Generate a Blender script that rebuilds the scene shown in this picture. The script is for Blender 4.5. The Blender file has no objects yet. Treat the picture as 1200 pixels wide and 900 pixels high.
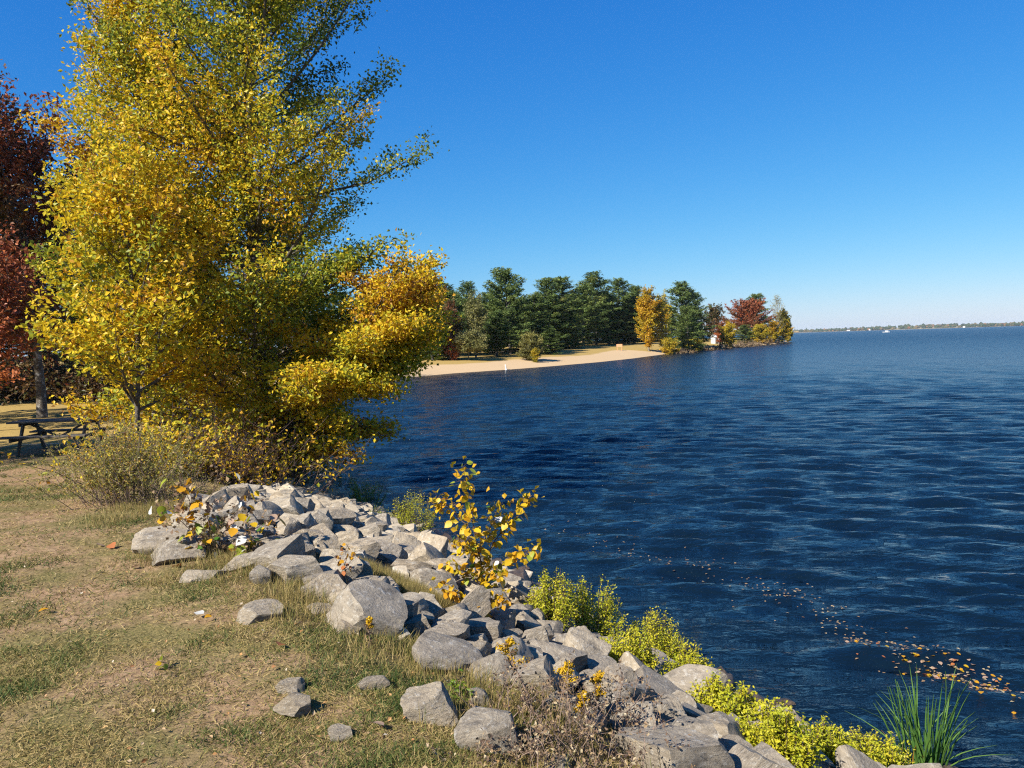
import bpy, bmesh, math, random
import numpy as np
from mathutils import Matrix, Vector

R = math.radians
scene = bpy.context.scene
COL = scene.collection

# ------------------------------------------------------------------ camera
CAM_H = 3.5                       # metres above the lake
PITCH, ROLL, FPX = R(3.2), R(1.8), 900.0
_f = Vector((0, math.cos(PITCH), -math.sin(PITCH)))
_u0 = Vector((0, math.sin(PITCH), math.cos(PITCH)))
_r0 = Vector((1, 0, 0))
_u = _u0 * math.cos(ROLL) + _r0 * math.sin(ROLL)
_r = _r0 * math.cos(ROLL) - _u0 * math.sin(ROLL)
cam = bpy.data.cameras.new('camera')
cam.sensor_width = 36.0
cam.lens = 36.0 * FPX / 1200.0
cam.clip_start, cam.clip_end = 0.05, 30000
camo = bpy.data.objects.new('camera', cam)
COL.objects.link(camo)
M = Matrix.Identity(4)
for i in range(3):
    M[i][0], M[i][1], M[i][2] = _r[i], _u[i], -_f[i]
M[2][3] = CAM_H
camo.matrix_world = M
scene.camera = camo

# ------------------------------------------------------------------ sky, sun, exposure
SUN_EL, SUN_AZ = 40.0, 226.0      # azimuth clockwise from +Y: from the left, a little behind the viewer
world = bpy.data.worlds.new('World')
scene.world = world
world.use_nodes = True
wn = world.node_tree
wn.nodes.clear()
sky = wn.nodes.new('ShaderNodeTexSky')
sky.sky_type = 'NISHITA'
sky.sun_disc = False
sky.sun_elevation = R(SUN_EL)
sky.sun_rotation = R(SUN_AZ)
sky.altitude = 300
sky.air_density = 1.0
sky.dust_density = 0.3
sky.ozone_density = 1.0
bg = wn.nodes.new('ShaderNodeBackground')
bg.inputs['Strength'].default_value = 0.05
wo = wn.nodes.new('ShaderNodeOutputWorld')
# the same tone response over the whole dome as the photograph's: deep blue above, pale at the horizon
_sep = wn.nodes.new('ShaderNodeSeparateColor'); _cmb = wn.nodes.new('ShaderNodeCombineColor')
wn.links.new(sky.outputs[0], _sep.inputs[0])
for _c, (_g, _p) in enumerate(((.153, 1.66), (.986, .925), (3.55, .48))):
    _pw = wn.nodes.new('ShaderNodeMath'); _pw.operation = 'POWER'; _pw.inputs[1].default_value = _p
    _mu = wn.nodes.new('ShaderNodeMath'); _mu.operation = 'MULTIPLY'; _mu.inputs[1].default_value = _g
    _mi = wn.nodes.new('ShaderNodeMath'); _mi.operation = 'MINIMUM'; _mi.inputs[1].default_value = 10.0
    wn.links.new(_sep.outputs[_c], _pw.inputs[0]); wn.links.new(_pw.outputs[0], _mu.inputs[0])
    wn.links.new(_mu.outputs[0], _mi.inputs[0]); wn.links.new(_mi.outputs[0], _cmb.inputs[_c])
wn.links.new(_cmb.outputs[0], bg.inputs['Color'])
wn.links.new(bg.outputs[0], wo.inputs['Surface'])
sd = bpy.data.lights.new('sun', 'SUN')
sd.energy = 5.0
sd.angle = R(0.53)
sd.color = (1.0, 0.95, 0.86)
so = bpy.data.objects.new('sun', sd)
COL.objects.link(so)
_sv = Vector((math.sin(R(SUN_AZ)) * math.cos(R(SUN_EL)), math.cos(R(SUN_AZ)) * math.cos(R(SUN_EL)), math.sin(R(SUN_EL))))
so.rotation_euler = _sv.to_track_quat('Z', 'Y').to_euler()
scene.view_settings.view_transform = 'Standard'
scene.view_settings.look = 'None'
scene.view_settings.exposure = 1.02
scene.view_settings.gamma = 1.0
scene.render.engine = 'CYCLES'
scene.cycles.max_bounces = 6
scene.cycles.use_denoising = False
scene.cycles.pixel_filter_type = 'BLACKMAN_HARRIS'
scene.cycles.filter_width = 1.2
scene.cycles.sample_clamp_indirect = 1.5
scene.cycles.sample_clamp_direct = 6.0
scene.cycles.diffuse_bounces = 3
scene.cycles.glossy_bounces = 3
scene.cycles.transmission_bounces = 4
scene.cycles.transparent_max_bounces = 6
scene.cycles.caustics_reflective = False
scene.cycles.caustics_refractive = False

rng = np.random.default_rng(11)
random.seed(5)

# ------------------------------------------------------------------ terrain
SHORE = [(30, -60), (9.0, -6), (5.2, 2.0), (3.05, 5.9), (2.3, 6.85), (1.95, 7.5), (1.65, 8.2), (1.15, 9.15), (0.25, 11.0),
         (-0.4, 12.0), (-1.5, 14.0), (-2.95, 16.7), (-4.4, 19.3), (-5.6, 22.8), (-8.4, 28), (-12.5, 38), (-15.5, 52),
         (-15.0, 68), (-11.5, 80), (-6.8, 88.5), (-0.2, 95), (6, 103), (13, 113.5), (20, 127), (28, 146), (47, 183),
         (66, 214), (82, 240), (96, 268), (104, 288), (106, 302), (98, 322), (70, 350), (0, 400), (-250, 520),
         (-800, 700), (-800, -300), (30, -300)]
_P = np.array(SHORE, float)

def sdist(x, y):
    """signed distance to the shoreline, positive on land"""
    x = np.asarray(x, float); y = np.asarray(y, float)
    d2 = np.full(x.shape, 1e18); inside = np.zeros(x.shape, bool)
    n = len(_P)
    for i in range(n):
        ax, ay = _P[i]; bx, by = _P[(i + 1) % n]
        ex, ey = bx - ax, by - ay
        t = np.clip(((x - ax) * ex + (y - ay) * ey) / (ex * ex + ey * ey), 0, 1)
        d2 = np.minimum(d2, (x - ax - t * ex) ** 2 + (y - ay - t * ey) ** 2)
        c = ((ay > y) != (by > y)) & (x < ex * (y - ay) / (ey if ey != 0 else 1e-9) + ax)
        inside ^= c
    return np.where(inside, 1, -1) * np.sqrt(d2)

def sstep(a, b, v):
    t = np.clip((v - a) / (b - a), 0, 1)
    return t * t * (3 - 2 * t)

BANK_W = 4.4
def terrain(x, y):
    x = np.asarray(x, float); y = np.asarray(y, float)
    s = sdist(x, y)
    lawn = 1.85 - 0.55 * sstep(6.5, 17, y - 0.1 * x) - 0.15 * sstep(24, 45, y)
    lawn = lawn + 0.025 * np.sin(x * 1.7 + y * .6) * np.sin(y * 1.3 - x * .4) + 0.012 * np.sin(x * 4.1 + 1) * np.sin(y * 3.7 + x)
    t = np.clip(s / BANK_W, 0, 1)
    zb = np.where(s > 0, lawn * (1 - (1 - t) ** 1.3) - 0.12 * (1 - t), np.maximum(-2.5, -0.12 + 0.35 * s))
    sb = np.clip(s, 0, None)
    zs = np.where(s > 0, np.minimum(sb, 9) * 0.11 + np.clip(sb - 9, 0, 30) * 0.042 + np.clip(sb - 38, 0, 60) * 0.01,
                  np.maximum(-3, 0.09 * s))
    zp = np.where(s > 0, 1.1 * (1 - np.exp(-sb / 2.5)) + np.clip(sb, 0, 40) * 0.035, np.maximum(-3, 0.15 * s))
    zs = zs + (zp - zs) * sstep(128, 160, y)
    return zb + (zs - zb) * sstep(30, 62, y)

def ray(px, py):
    v = _f + _r * ((px - 600) / FPX) - _u * ((py - 450) / FPX)
    return v

def at(px, py, d):
    """point at depth d (metres forward) in the direction of a photograph pixel"""
    v = ray(px, py); k = d / v.y
    return Vector((v.x * k, d, CAM_H + v.z * k))

_T = np.geomspace(2.0, 420, 1600)
def hit(px, py):
    """where the ground is, in the direction of a photograph pixel"""
    v = ray(px, py)
    x = v.x * _T; y = v.y * _T; z = CAM_H + v.z * _T
    h = np.maximum(terrain(x, y), -0.02)
    i = int(np.argmax(z <= h))
    if i == 0:
        i = 1
    a = (z[i - 1] - h[i - 1]); b = (z[i] - h[i]); k = a / (a - b) if a != b else 0
    t = _T[i - 1] + (_T[i] - _T[i - 1]) * k
    return Vector((v.x * t, v.y * t, CAM_H + v.z * t))

def gz(x, y):
    return float(terrain(np.array([x]), np.array([y]))[0])

# ------------------------------------------------------------------ material helpers
def new_mat(name):
    m = bpy.data.materials.new(name); m.use_nodes = True
    nt = m.node_tree; nt.nodes.clear()
    out = nt.nodes.new('ShaderNodeOutputMaterial')
    return m, nt, out

def N(nt, t, **kw):
    n = nt.nodes.new(t)
    for k, v in kw.items():
        if k.startswith('i_'):
            n.inputs[k[2:].replace('_', ' ')].default_value = v
        else:
            setattr(n, k, v)
    return n

def ramp(nt, stops, fac=None, interp='LINEAR'):
    n = nt.nodes.new('ShaderNodeValToRGB')
    cr = n.color_ramp; cr.interpolation = interp
    while len(cr.elements) < len(stops):
        cr.elements.new(0.5)
    for e, (p, c) in zip(cr.elements, stops):
        e.position = p; e.color = (*c, 1)
    if fac is not None:
        nt.links.new(fac, n.inputs['Fac'])
    return n.outputs['Color']

def noise(nt, scale, detail=4, rough=0.55, vec=None, out='Fac'):
    n = N(nt, 'ShaderNodeTexNoise', i_Scale=scale, i_Detail=detail, i_Roughness=rough)
    if vec is not None:
        nt.links.new(vec, n.inputs['Vector'])
    return n.outputs[out]

def mixc(nt, fac, a, b):
    n = nt.nodes.new('ShaderNodeMix'); n.data_type = 'RGBA'
    for s, v in ((0, fac), (6, a), (7, b)):
        if hasattr(v, 'links'):
            nt.links.new(v, n.inputs[s])
        else:
            n.inputs[s].default_value = v if s == 0 else (*v, 1)
    return n.outputs[2]

def bump(nt, h, strength=0.5, dist=0.02):
    b = N(nt, 'ShaderNodeBump', i_Strength=strength, i_Distance=dist)
    nt.links.new(h, b.inputs['Height'])
    return b.outputs['Normal']

def simple(name, col, rough=0.8, var=0.25, scale=30, bmp=0.3, bdist=0.004):
    m, nt, out = new_mat(name)
    p = N(nt, 'ShaderNodeBsdfPrincipled', i_Roughness=rough)
    tc = N(nt, 'ShaderNodeTexCoord')
    n = noise(nt, scale, 5, .6, tc.outputs['Object'])
    c = ramp(nt, [(0.3, tuple(v * (1 - var) for v in col)), (0.7, tuple(min(1, v * (1 + var)) for v in col))], n)
    nt.links.new(c, p.inputs['Base Color'])
    nt.links.new(bump(nt, n, bmp, bdist), p.inputs['Normal'])
    nt.links.new(p.outputs[0], out.inputs[0])
    return m

def leaf_mat(name, stops, trans=0.38, rough=0.45, spec=0.25):
    """leaf: colour by the leaf's own ripeness ('hue' attribute), light passing through"""
    m, nt, out = new_mat(name)
    at_ = N(nt, 'ShaderNodeAttribute', attribute_name='hue')
    c = ramp(nt, stops, at_.outputs['Fac'])
    p = N(nt, 'ShaderNodeBsdfPrincipled', i_Roughness=rough)
    p.inputs['Specular IOR Level'].default_value = spec
    t = N(nt, 'ShaderNodeBsdfTranslucent')
    mx = N(nt, 'ShaderNodeMixShader'); mx.inputs[0].default_value = trans
    nt.links.new(c, p.inputs['Base Color']); nt.links.new(c, t.inputs['Color'])
    nt.links.new(p.outputs[0], mx.inputs[1]); nt.links.new(t.outputs[0], mx.inputs[2])
    nt.links.new(mx.outputs[0], out.inputs[0])
    return m

# ------------------------------------------------------------------ mesh helpers
def np_mesh(name, verts, faces, hue=None, smooth=False):
    verts = np.ascontiguousarray(verts, np.float32); faces = np.ascontiguousarray(faces, np.int32)
    k = faces.shape[1]
    me = bpy.data.meshes.new(name)
    me.vertices.add(len(verts)); me.vertices.foreach_set('co', verts.ravel())
    me.loops.add(faces.size); me.loops.foreach_set('vertex_index', faces.ravel())
    me.polygons.add(len(faces))
    me.polygons.foreach_set('loop_start', np.arange(len(faces), dtype=np.int32) * k)
    me.polygons.foreach_set('loop_total', np.full(len(faces), k, np.int32))
    me.polygons.foreach_set('use_smooth', np.full(len(faces), smooth))
    if hue is not None:
        a = me.attributes.new('hue', 'FLOAT', 'POINT'); a.data.foreach_set('value', np.ascontiguousarray(hue, np.float32))
    me.update(calc_edges=True)
    return me

def obj(name, me, mat=None, parent=None):
    o = bpy.data.objects.new(name, me); COL.objects.link(o)
    if mat is not None and me is not None and len(me.materials) == 0:
        me.materials.append(mat)
    if parent is not None:
        o.parent = parent
    return o

def tag(o, label=None, cat=None, group=None, kind=None):
    if label: o['label'] = label
    if cat: o['category'] = cat
    if group: o['group'] = group
    if kind: o['kind'] = kind
    return o

def empty(name, loc=(0, 0, 0), rz=0, scale=1):
    o = bpy.data.objects.new(name, None); COL.objects.link(o)
    o.location = loc; o.rotation_euler = (0, 0, rz); o.empty_display_size = 0.2
    o.scale = (scale,) * 3 if not hasattr(scale, '__len__') else scale
    return o

def copy_tree(o, parent=None):
    c = o.copy(); COL.objects.link(c); c.parent = parent
    for ch in o.children:
        copy_tree(ch, c)
    return c

def leaves(pos, size, hue, rg, up=0.5, aspect=0.62, dirs=None, fold=0.12):
    """diamond leaves: n x 4 verts, n quads"""
    n = len(pos)
    nrm = rg.normal(size=(n, 3)); nrm[:, 2] += up * 2
    nrm /= np.linalg.norm(nrm, axis=1, keepdims=True)
    d = rg.normal(size=(n, 3)) if dirs is None else dirs + rg.normal(size=(n, 3)) * 0.35
    d -= nrm * (d * nrm).sum(1, keepdims=True)
    d /= np.linalg.norm(d, axis=1, keepdims=True) + 1e-9
    w = np.cross(nrm, d)
    s = (np.broadcast_to(size, (n,)) * rg.uniform(.7, 1.25, n))[:, None]
    a = aspect
    v = np.stack([pos - d * s * .5, pos + w * s * a * .5 - d * s * .06 + nrm * s * fold, pos + d * s * .5, pos - w * s * a * .5 - d * s * .06 + nrm * s * fold], 1)
    f = np.arange(n * 4).reshape(n, 4)
    return v.reshape(-1, 3), f, np.repeat(hue, 4)

class Tubes:
    def __init__(self, sides=5):
        self.v = []; self.f = []; self.n = 0; self.k = sides
        self.a = np.linspace(0, 2 * np.pi, sides, endpoint=False)
    def add(self, pts, r0, r1, power=1.0):
        pts = np.asarray(pts, float); m = len(pts)
        t = np.gradient(pts, axis=0); t /= np.linalg.norm(t, axis=1, keepdims=True) + 1e-9
        ref = np.array([0.31, 0.95, 0.05]) if abs(t[0][2]) > .6 else np.array([0.05, 0.1, 0.99])
        a = np.cross(t, ref); a /= np.linalg.norm(a, axis=1, keepdims=True) + 1e-9
        b = np.cross(t, a)
        r = (r0 + (r1 - r0) * np.linspace(0, 1, m) ** power)[:, None, None]
        ring = pts[:, None, :] + r * (np.cos(self.a)[None, :, None] * a[:, None, :] + np.sin(self.a)[None, :, None] * b[:, None, :])
        self.v.append(ring.reshape(-1, 3))
        k = self.k
        i = np.arange(m - 1)[:, None] * k; j = np.arange(k)[None, :]; j2 = (j + 1) % k
        self.f.append(np.stack([i + j, i + j2, i + k + j2, i + k + j], -1).reshape(-1, 4) + self.n)
        self.n += m * k
    def mesh(self, name, smooth=True):
        return np_mesh(name, np.concatenate(self.v), np.concatenate(self.f), smooth=smooth)

def box_bm(bm, cx, cy, cz, sx, sy, sz, rot=None):
    m = Matrix.Translation((cx, cy, cz)) @ (rot if rot is not None else Matrix.Identity(4)) @ Matrix.Diagonal((sx, sy, sz, 1))
    r = bmesh.ops.create_cube(bm, size=1.0, matrix=m)
    return r

def box_obj(name, parent, mat, c, s, rot=None, bev=0.006):
    bm = bmesh.new(); box_bm(bm, 0, 0, 0, *s)
    if bev:
        bmesh.ops.bevel(bm, geom=bm.edges[:], offset=bev, segments=1, affect='EDGES')
    me = bpy.data.meshes.new(name); bm.to_mesh(me); bm.free()
    o = obj(name, me, mat, parent); o.location = c
    if rot: o.rotation_euler = rot
    return o

# ------------------------------------------------------------------ materials
def ground_material():
    m, nt, out = new_mat('ground')
    g = N(nt, 'ShaderNodeNewGeometry'); P_ = g.outputs['Position']
    p = N(nt, 'ShaderNodeBsdfPrincipled', i_Roughness=0.95)
    p.inputs['Specular IOR Level'].default_value = 0.1
    n1 = noise(nt, 1.1, 6, .62, P_); n2 = noise(nt, 14, 5, .7, P_); n3 = noise(nt, 75, 6, .75, P_); n4 = noise(nt, 0.35, 4, .6, P_)
    soil = ramp(nt, [(.3, (.15, .092, .05)), (.55, (.28, .18, .10)), (.75, (.38, .265, .16))], n2)
    grass = ramp(nt, [(.34, (.045, .042, .015)), (.5, (.14, .115, .042)), (.64, (.28, .21, .09))], n3)
    k = ramp(nt, [(.42, (0, 0, 0)), (.58, (1, 1, 1))], n1)
    lawn = mixc(nt, k, grass, soil)
    lawn2 = ramp(nt, [(.3, (.22, .15, .045)), (.6, (.38, .26, .085))], n2)
    # sandy beach and far meadow by distance from the shore ('zone' attribute: 0 lawn, 1 sand, 2 meadow, 3 bank soil)
    z = N(nt, 'ShaderNodeAttribute', attribute_name='hue')
    sand = ramp(nt, [(.3, (.40, .28, .155)), (.7, (.50, .36, .21))], n2)
    bank = ramp(nt, [(.3, (.07, .055, .04)), (.7, (.2, .16, .11))], n2)
    zz = N(nt, 'ShaderNodeMath', operation='ADD'); nt.links.new(z.outputs['Fac'], zz.inputs[0])
    w1 = N(nt, 'ShaderNodeMapRange'); w1.inputs[1].default_value = 0.4; w1.inputs[2].default_value = .6
    w2 = N(nt, 'ShaderNodeMapRange'); w2.inputs[1].default_value = 1.4; w2.inputs[2].default_value = 1.6
    w3 = N(nt, 'ShaderNodeMapRange'); w3.inputs[1].default_value = 2.4; w3.inputs[2].default_value = 2.6
    for w in (w1, w2, w3): nt.links.new(z.outputs['Fac'], w.inputs[0])
    c = mixc(nt, w1.outputs[0], lawn, sand)
    c = mixc(nt, w2.outputs[0], c, lawn2)
    c = mixc(nt, w3.outputs[0], c, bank)
    nt.links.new(c, p.inputs['Base Color'])
    nt.links.new(bump(nt, n2, .7, .03), p.inputs['Normal'])
    nt.links.new(p.outputs[0], out.inputs[0])
    return m

def water_material():
    m, nt, out = new_mat('lake_water')
    g = N(nt, 'ShaderNodeNewGeometry')
    p = N(nt, 'ShaderNodeBsdfPrincipled', i_Roughness=0.06, i_IOR=1.333)
    p.inputs['Base Color'].default_value = (.0025, .008, .015, 1)
    # out on the open lake the waves are too small to model: they become surface roughness
    ln = N(nt, 'ShaderNodeVectorMath', operation='LENGTH'); nt.links.new(g.outputs['Position'], ln.inputs[0])
    lg = N(nt, 'ShaderNodeMath', operation='LOGARITHM'); lg.inputs[1].default_value = 10; nt.links.new(ln.outputs['Value'], lg.inputs[0])
    mr = N(nt, 'ShaderNodeMapRange'); nt.links.new(lg.outputs[0], mr.inputs[0])
    for q, v in zip((1, 2, 3, 4), (1.0, 2.5, .03, .30)): mr.inputs[q].default_value = v
    nt.links.new(mr.outputs[0], p.inputs['Roughness'])
    def layer(sx, sy, rot, scale, detail, rough):
        mp = N(nt, 'ShaderNodeMapping'); mp.inputs['Scale'].default_value = (sx, sy, 1); mp.inputs['Rotation'].default_value = (0, 0, rot)
        nt.links.new(g.outputs['Position'], mp.inputs['Vector'])
        return noise(nt, scale, detail, rough, mp.outputs[0])
    a = layer(.42, 1.0, R(14), 1.5, 3, .5)
    b = layer(.5, 1.0, R(2), 8.0, 4, .6)
    c = layer(.38, 1.0, R(10), .5, 2, .5)
    b1 = N(nt, 'ShaderNodeBump', i_Strength=1.0, i_Distance=.26); nt.links.new(c, b1.inputs['Height'])
    b2 = N(nt, 'ShaderNodeBump', i_Strength=1.0, i_Distance=.2); nt.links.new(a, b2.inputs['Height']); nt.links.new(b1.outputs[0], b2.inputs['Normal'])
    b3 = N(nt, 'ShaderNodeBump', i_Strength=1.0, i_Distance=.075); nt.links.new(b, b3.inputs['Height']); nt.links.new(b2.outputs[0], b3.inputs['Normal'])
    nt.links.new(b3.outputs[0], p.inputs['Normal'])
    nt.links.new(p.outputs[0], out.inputs[0])
    return m

def rock_material(name, dark, mid, light, lichen=.5, rough=.85):
    m, nt, out = new_mat(name)
    tc = N(nt, 'ShaderNodeTexCoord'); oi = N(nt, 'ShaderNodeObjectInfo')
    ad = N(nt, 'ShaderNodeVectorMath', operation='MULTIPLY_ADD')
    ad.inputs[1].default_value = (1, 1, 1)
    cx = N(nt, 'ShaderNodeMath', operation='MULTIPLY'); cx.inputs[1].default_value = 57.0
    nt.links.new(oi.outputs['Random'], cx.inputs[0])
    nt.links.new(tc.outputs['Object'], ad.inputs[0]); nt.links.new(cx.outputs[0], ad.inputs[2])
    V = ad.outputs[0]
    st = N(nt, 'ShaderNodeMapping'); st.inputs['Scale'].default_value = (1, 1, 3.0); st.inputs['Rotation'].default_value = (.5, .3, 0)
    nt.links.new(V, st.inputs['Vector'])
    n1 = noise(nt, 1.5, 8, .72, st.outputs[0]); n2 = noise(nt, 5, 8, .75, V); n3 = noise(nt, 3.1, 8, .75, V)
    c = ramp(nt, [(.28, dark), (.47, mid), (.68, light)], n1)
    tint = ramp(nt, [(0, (.78, .76, .74)), (.35, (.95, .93, .90)), (.7, (1.0, .93, .82)), (1, (1.1, 1.07, 1.0))], oi.outputs['Random'])
    mu = nt.nodes.new('ShaderNodeMix'); mu.data_type = 'RGBA'; mu.blend_type = 'MULTIPLY'; mu.inputs[0].default_value = 1
    nt.links.new(c, mu.inputs[6]); nt.links.new(tint, mu.inputs[7])
    sp = ramp(nt, [(.53, (0, 0, 0)), (.64, (lichen,) * 3)], n2)
    c = mixc(nt, sp, mu.outputs[2], (.60, .57, .50))
    dk = ramp(nt, [(.34, (.6,) * 3), (.46, (0, 0, 0))], n3)
    c = mixc(nt, dk, c, tuple(v * .55 for v in dark))
    p = N(nt, 'ShaderNodeBsdfPrincipled', i_Roughness=rough)
    nt.links.new(c, p.inputs['Base Color'])
    h = N(nt, 'ShaderNodeMath', operation='ADD'); nt.links.new(n1, h.inputs[0]); nt.links.new(n2, h.inputs[1])
    nt.links.new(bump(nt, h.outputs[0], 1.0, .022), p.inputs['Normal'])
    nt.links.new(p.outputs[0], out.inputs[0])
    return m

MAT = {}
MAT['ground'] = ground_material()
MAT['water'] = water_material()
MAT['rock'] = rock_material('rock', (.12, .10, .078), (.285, .24, .18), (.40, .34, .255), lichen=.5)
MAT['wet_rock'] = rock_material('wet_rock', (.02, .014, .01), (.06, .042, .03), (.12, .085, .06), lichen=.06, rough=.45)
MAT['bark'] = simple('bark', (.10, .085, .07), .9, .5, 25, .8, .02)
MAT['oak_bark'] = rock_material('oak_bark', (.035, .028, .022), (.08, .065, .05), (.16, .14, .11), lichen=.7)
MAT['pale_bark'] = simple('pale_bark', (.22, .19, .15), .9, .4, 25, .8, .02)
MAT['twig'] = simple('twig', (.10, .06, .045), .9, .4, 25, .3)
MAT['dry_twig'] = simple('dry_twig', (.22, .15, .11), .9, .4, 25, .3)
MAT['old_wood'] = simple('old_wood', (.085, .07, .055), .8, .4, 18, .5, .004)
MAT['white_paint'] = simple('white_paint', (.75, .75, .72), .6, .08, 12, .1)
MAT['orange_paint'] = simple('orange_paint', (.55, .27, .13), .7, .1, 12, .1)
G1, G2, YG, YE, OR, BR = (.035, .06, .012), (.085, .12, .02), (.24, .23, .02), (.52, .33, .015), (.46, .20, .02), (.17, .075, .03)
MAT['poplar_leaf'] = leaf_mat('poplar_leaf', [(0, (.055, .095, .018)), (.3, (.15, .20, .028)), (.5, (.40, .39, .03)), (.7, (.72, .51, .022)), (.88, (.62, .33, .025)), (1, (.22, .10, .04))], .42)
MAT['oak_leaf'] = leaf_mat('oak_leaf', [(0, (.05, .06, .015)), (.3, (.13, .075, .025)), (.55, (.20, .085, .032)), (.8, (.29, .075, .034)), (1, (.42, .13, .04))], .3)
MAT['pine_needle'] = leaf_mat('pine_needle', [(0, (.05, .085, .026)), (.5, (.125, .175, .046)), (.8, (.19, .235, .058)), (1, (.27, .25, .065))], .3, .6, .15)
MAT['yellow_leaf'] = leaf_mat('yellow_leaf', [(0, (.16, .17, .02)), (.4, (.42, .32, .02)), (.7, (.56, .33, .015)), (1, (.48, .22, .02))])
MAT['willow_leaf'] = leaf_mat('willow_leaf', [(0, (.11, .13, .035)), (.6, (.26, .24, .08)), (1, (.36, .29, .09))])
MAT['shrub_leaf'] = leaf_mat('shrub_leaf', [(0, (.09, .16, .015)), (.5, (.34, .36, .02)), (1, (.55, .47, .03))], .35)
MAT['olive_leaf'] = leaf_mat('olive_leaf', [(0, (.09, .09, .03)), (.5, (.24, .22, .06)), (.85, (.38, .31, .06)), (1, (.42, .25, .05))])
MAT['dry_leaf'] = leaf_mat('dry_leaf', [(0, (.06, .04, .03)), (.4, (.16, .10, .06)), (.7, (.30, .20, .10)), (1, (.40, .33, .2))], .2)
MAT['goldenrod'] = leaf_mat('goldenrod', [(0, (.45, .25, .01)), (1, (.62, .40, .02))], .2)
MAT['grass'] = leaf_mat('grass', [(0, (.05, .085, .02)), (.38, (.12, .145, .034)), (.62, (.25, .19, .06)), (1, (.44, .32, .14))], .25, .6, .2)
MAT['reed'] = leaf_mat('reed', [(0, (.05, .13, .03)), (.6, (.12, .22, .04)), (.85, (.35, .30, .05)), (1, (.45, .20, .04))], .3)
def flat_leaf(name, col, trans=.35):
    return leaf_mat(name, [(0, col), (1, col)], trans)
MAT['leaf_yellow'] = flat_leaf('leaf_yellow', (.60, .38, .015))
MAT['leaf_gold'] = flat_leaf('leaf_gold', (.58, .29, .015))
MAT['leaf_lime'] = flat_leaf('leaf_lime', (.28, .32, .03))
MAT['leaf_green'] = flat_leaf('leaf_green', (.07, .16, .02))
MAT['leaf_white'] = flat_leaf('leaf_white', (.46, .45, .41), .15)
MAT['leaf_rust'] = flat_leaf('leaf_rust', (.34, .12, .04), .15)
MAT['leaf_tan'] = flat_leaf('leaf_tan', (.36, .24, .16), .15)

# ------------------------------------------------------------------ the setting: ground, water, far shore
def warp(lo, hi, c, a, n):
    """grid coordinates dense around c"""
    t0, t1 = math.asinh((lo - c) / a), math.asinh((hi - c) / a)
    return c + a * np.sinh(np.linspace(t0, t1, n))

gx = warp(-420, 170, -2.0, 3.0, 380); gy = warp(-60, 520, 7.0, 4.0, 420)
X, Y = np.meshgrid(gx, gy)
S = sdist(X, Y)
Zt = terrain(X, Y)
zone = np.zeros_like(X)
wob = 1.3 * np.sin(X * .35) + 1.0 * np.sin(Y * .23 + 1) + .5 * np.sin(X * 1.1 + Y * .7)
far = Y > 45
zone = np.where(far, 1 + np.clip((S - 7.6 - wob * .3) / 5 + .5, 0, 1), zone)
zone = np.where(far & (Y >= 150), 2.0, zone)
zone = np.where(far & (Y >= 146) & (S < 2.5), 1.0, zone)
zone = np.where(~far & (S < BANK_W - .9 + .15 * wob), 3.0, zone)
zone = np.where(~far & (Y > 19) & (S >= BANK_W), 2.0, zone)
ny, nx = X.shape
idx = np.arange(ny * nx).reshape(ny, nx)
F = np.stack([idx[:-1, :-1], idx[:-1, 1:], idx[1:, 1:], idx[1:, :-1]], -1).reshape(-1, 4)
ground = obj('ground', np_mesh('ground', np.stack([X, Y, Zt], -1).reshape(-1, 3), F, zone.ravel(), True), MAT['ground'])
tag(ground, 'mown lawn, rocky bank and sandy bay shore as one stretch of ground', kind='structure')

# water: wind waves as geometry close by, finer ripples in the material
wr = np.random.default_rng(3)
rr = np.concatenate([np.geomspace(4.5, 300, 880), np.geomspace(304, 9500, 90)])
th = np.linspace(R(-56), R(56), 250)
RR, TH = np.meshgrid(rr, th, indexing='ij')
WX, WY = RR * np.sin(TH), RR * np.cos(TH)
step = np.maximum(np.gradient(rr)[:, None], 0.0 * RR)
WZ = np.zeros_like(WX)
for k in range(70):
    lam = 0.2 * (1.35 / 0.2) ** wr.random()
    a = R(16) + wr.normal() * R(9) if k % 3 else R(-14) + wr.normal() * R(14)
    kx, ky = math.sin(a), math.cos(a)
    amp = 0.0088 * lam * (1 if k % 3 else .6)
    fade = np.clip((lam / step - 2.2) / 3.0, 0, 1)
    ph = 2 * np.pi / lam * (WX * kx + WY * ky) + wr.random() * 6.28
    gust = 0.9 + .15 * np.sin(WX * .05 * wr.random() + WY * .07 * wr.random() + wr.random() * 6)
    WZ += amp * fade * gust * (np.sin(ph) + .22 * np.cos(2 * ph))
calm = sstep(0, 2.5, -sdist(WX, WY)) * .75 + .25
WZ *= calm
nr, na = WX.shape
idx = np.arange(nr * na).reshape(nr, na)
F = np.stack([idx[:-1, :-1], idx[:-1, 1:], idx[1:, 1:], idx[1:, :-1]], -1).reshape(-1, 4)
lake = obj('lake_water', np_mesh('lake_water', np.stack([WX, WY, WZ], -1).reshape(-1, 3), F, None, True), MAT['water'])
tag(lake, 'deep blue lake water ruffled by small wind waves', kind='structure')

def water_z(x, y):
    i = np.clip(np.searchsorted(rr, math.hypot(x, y)), 0, nr - 1); j = np.clip(np.searchsorted(th, math.atan2(x, y)), 0, na - 1)
    return float(WZ[i, j])

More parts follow.
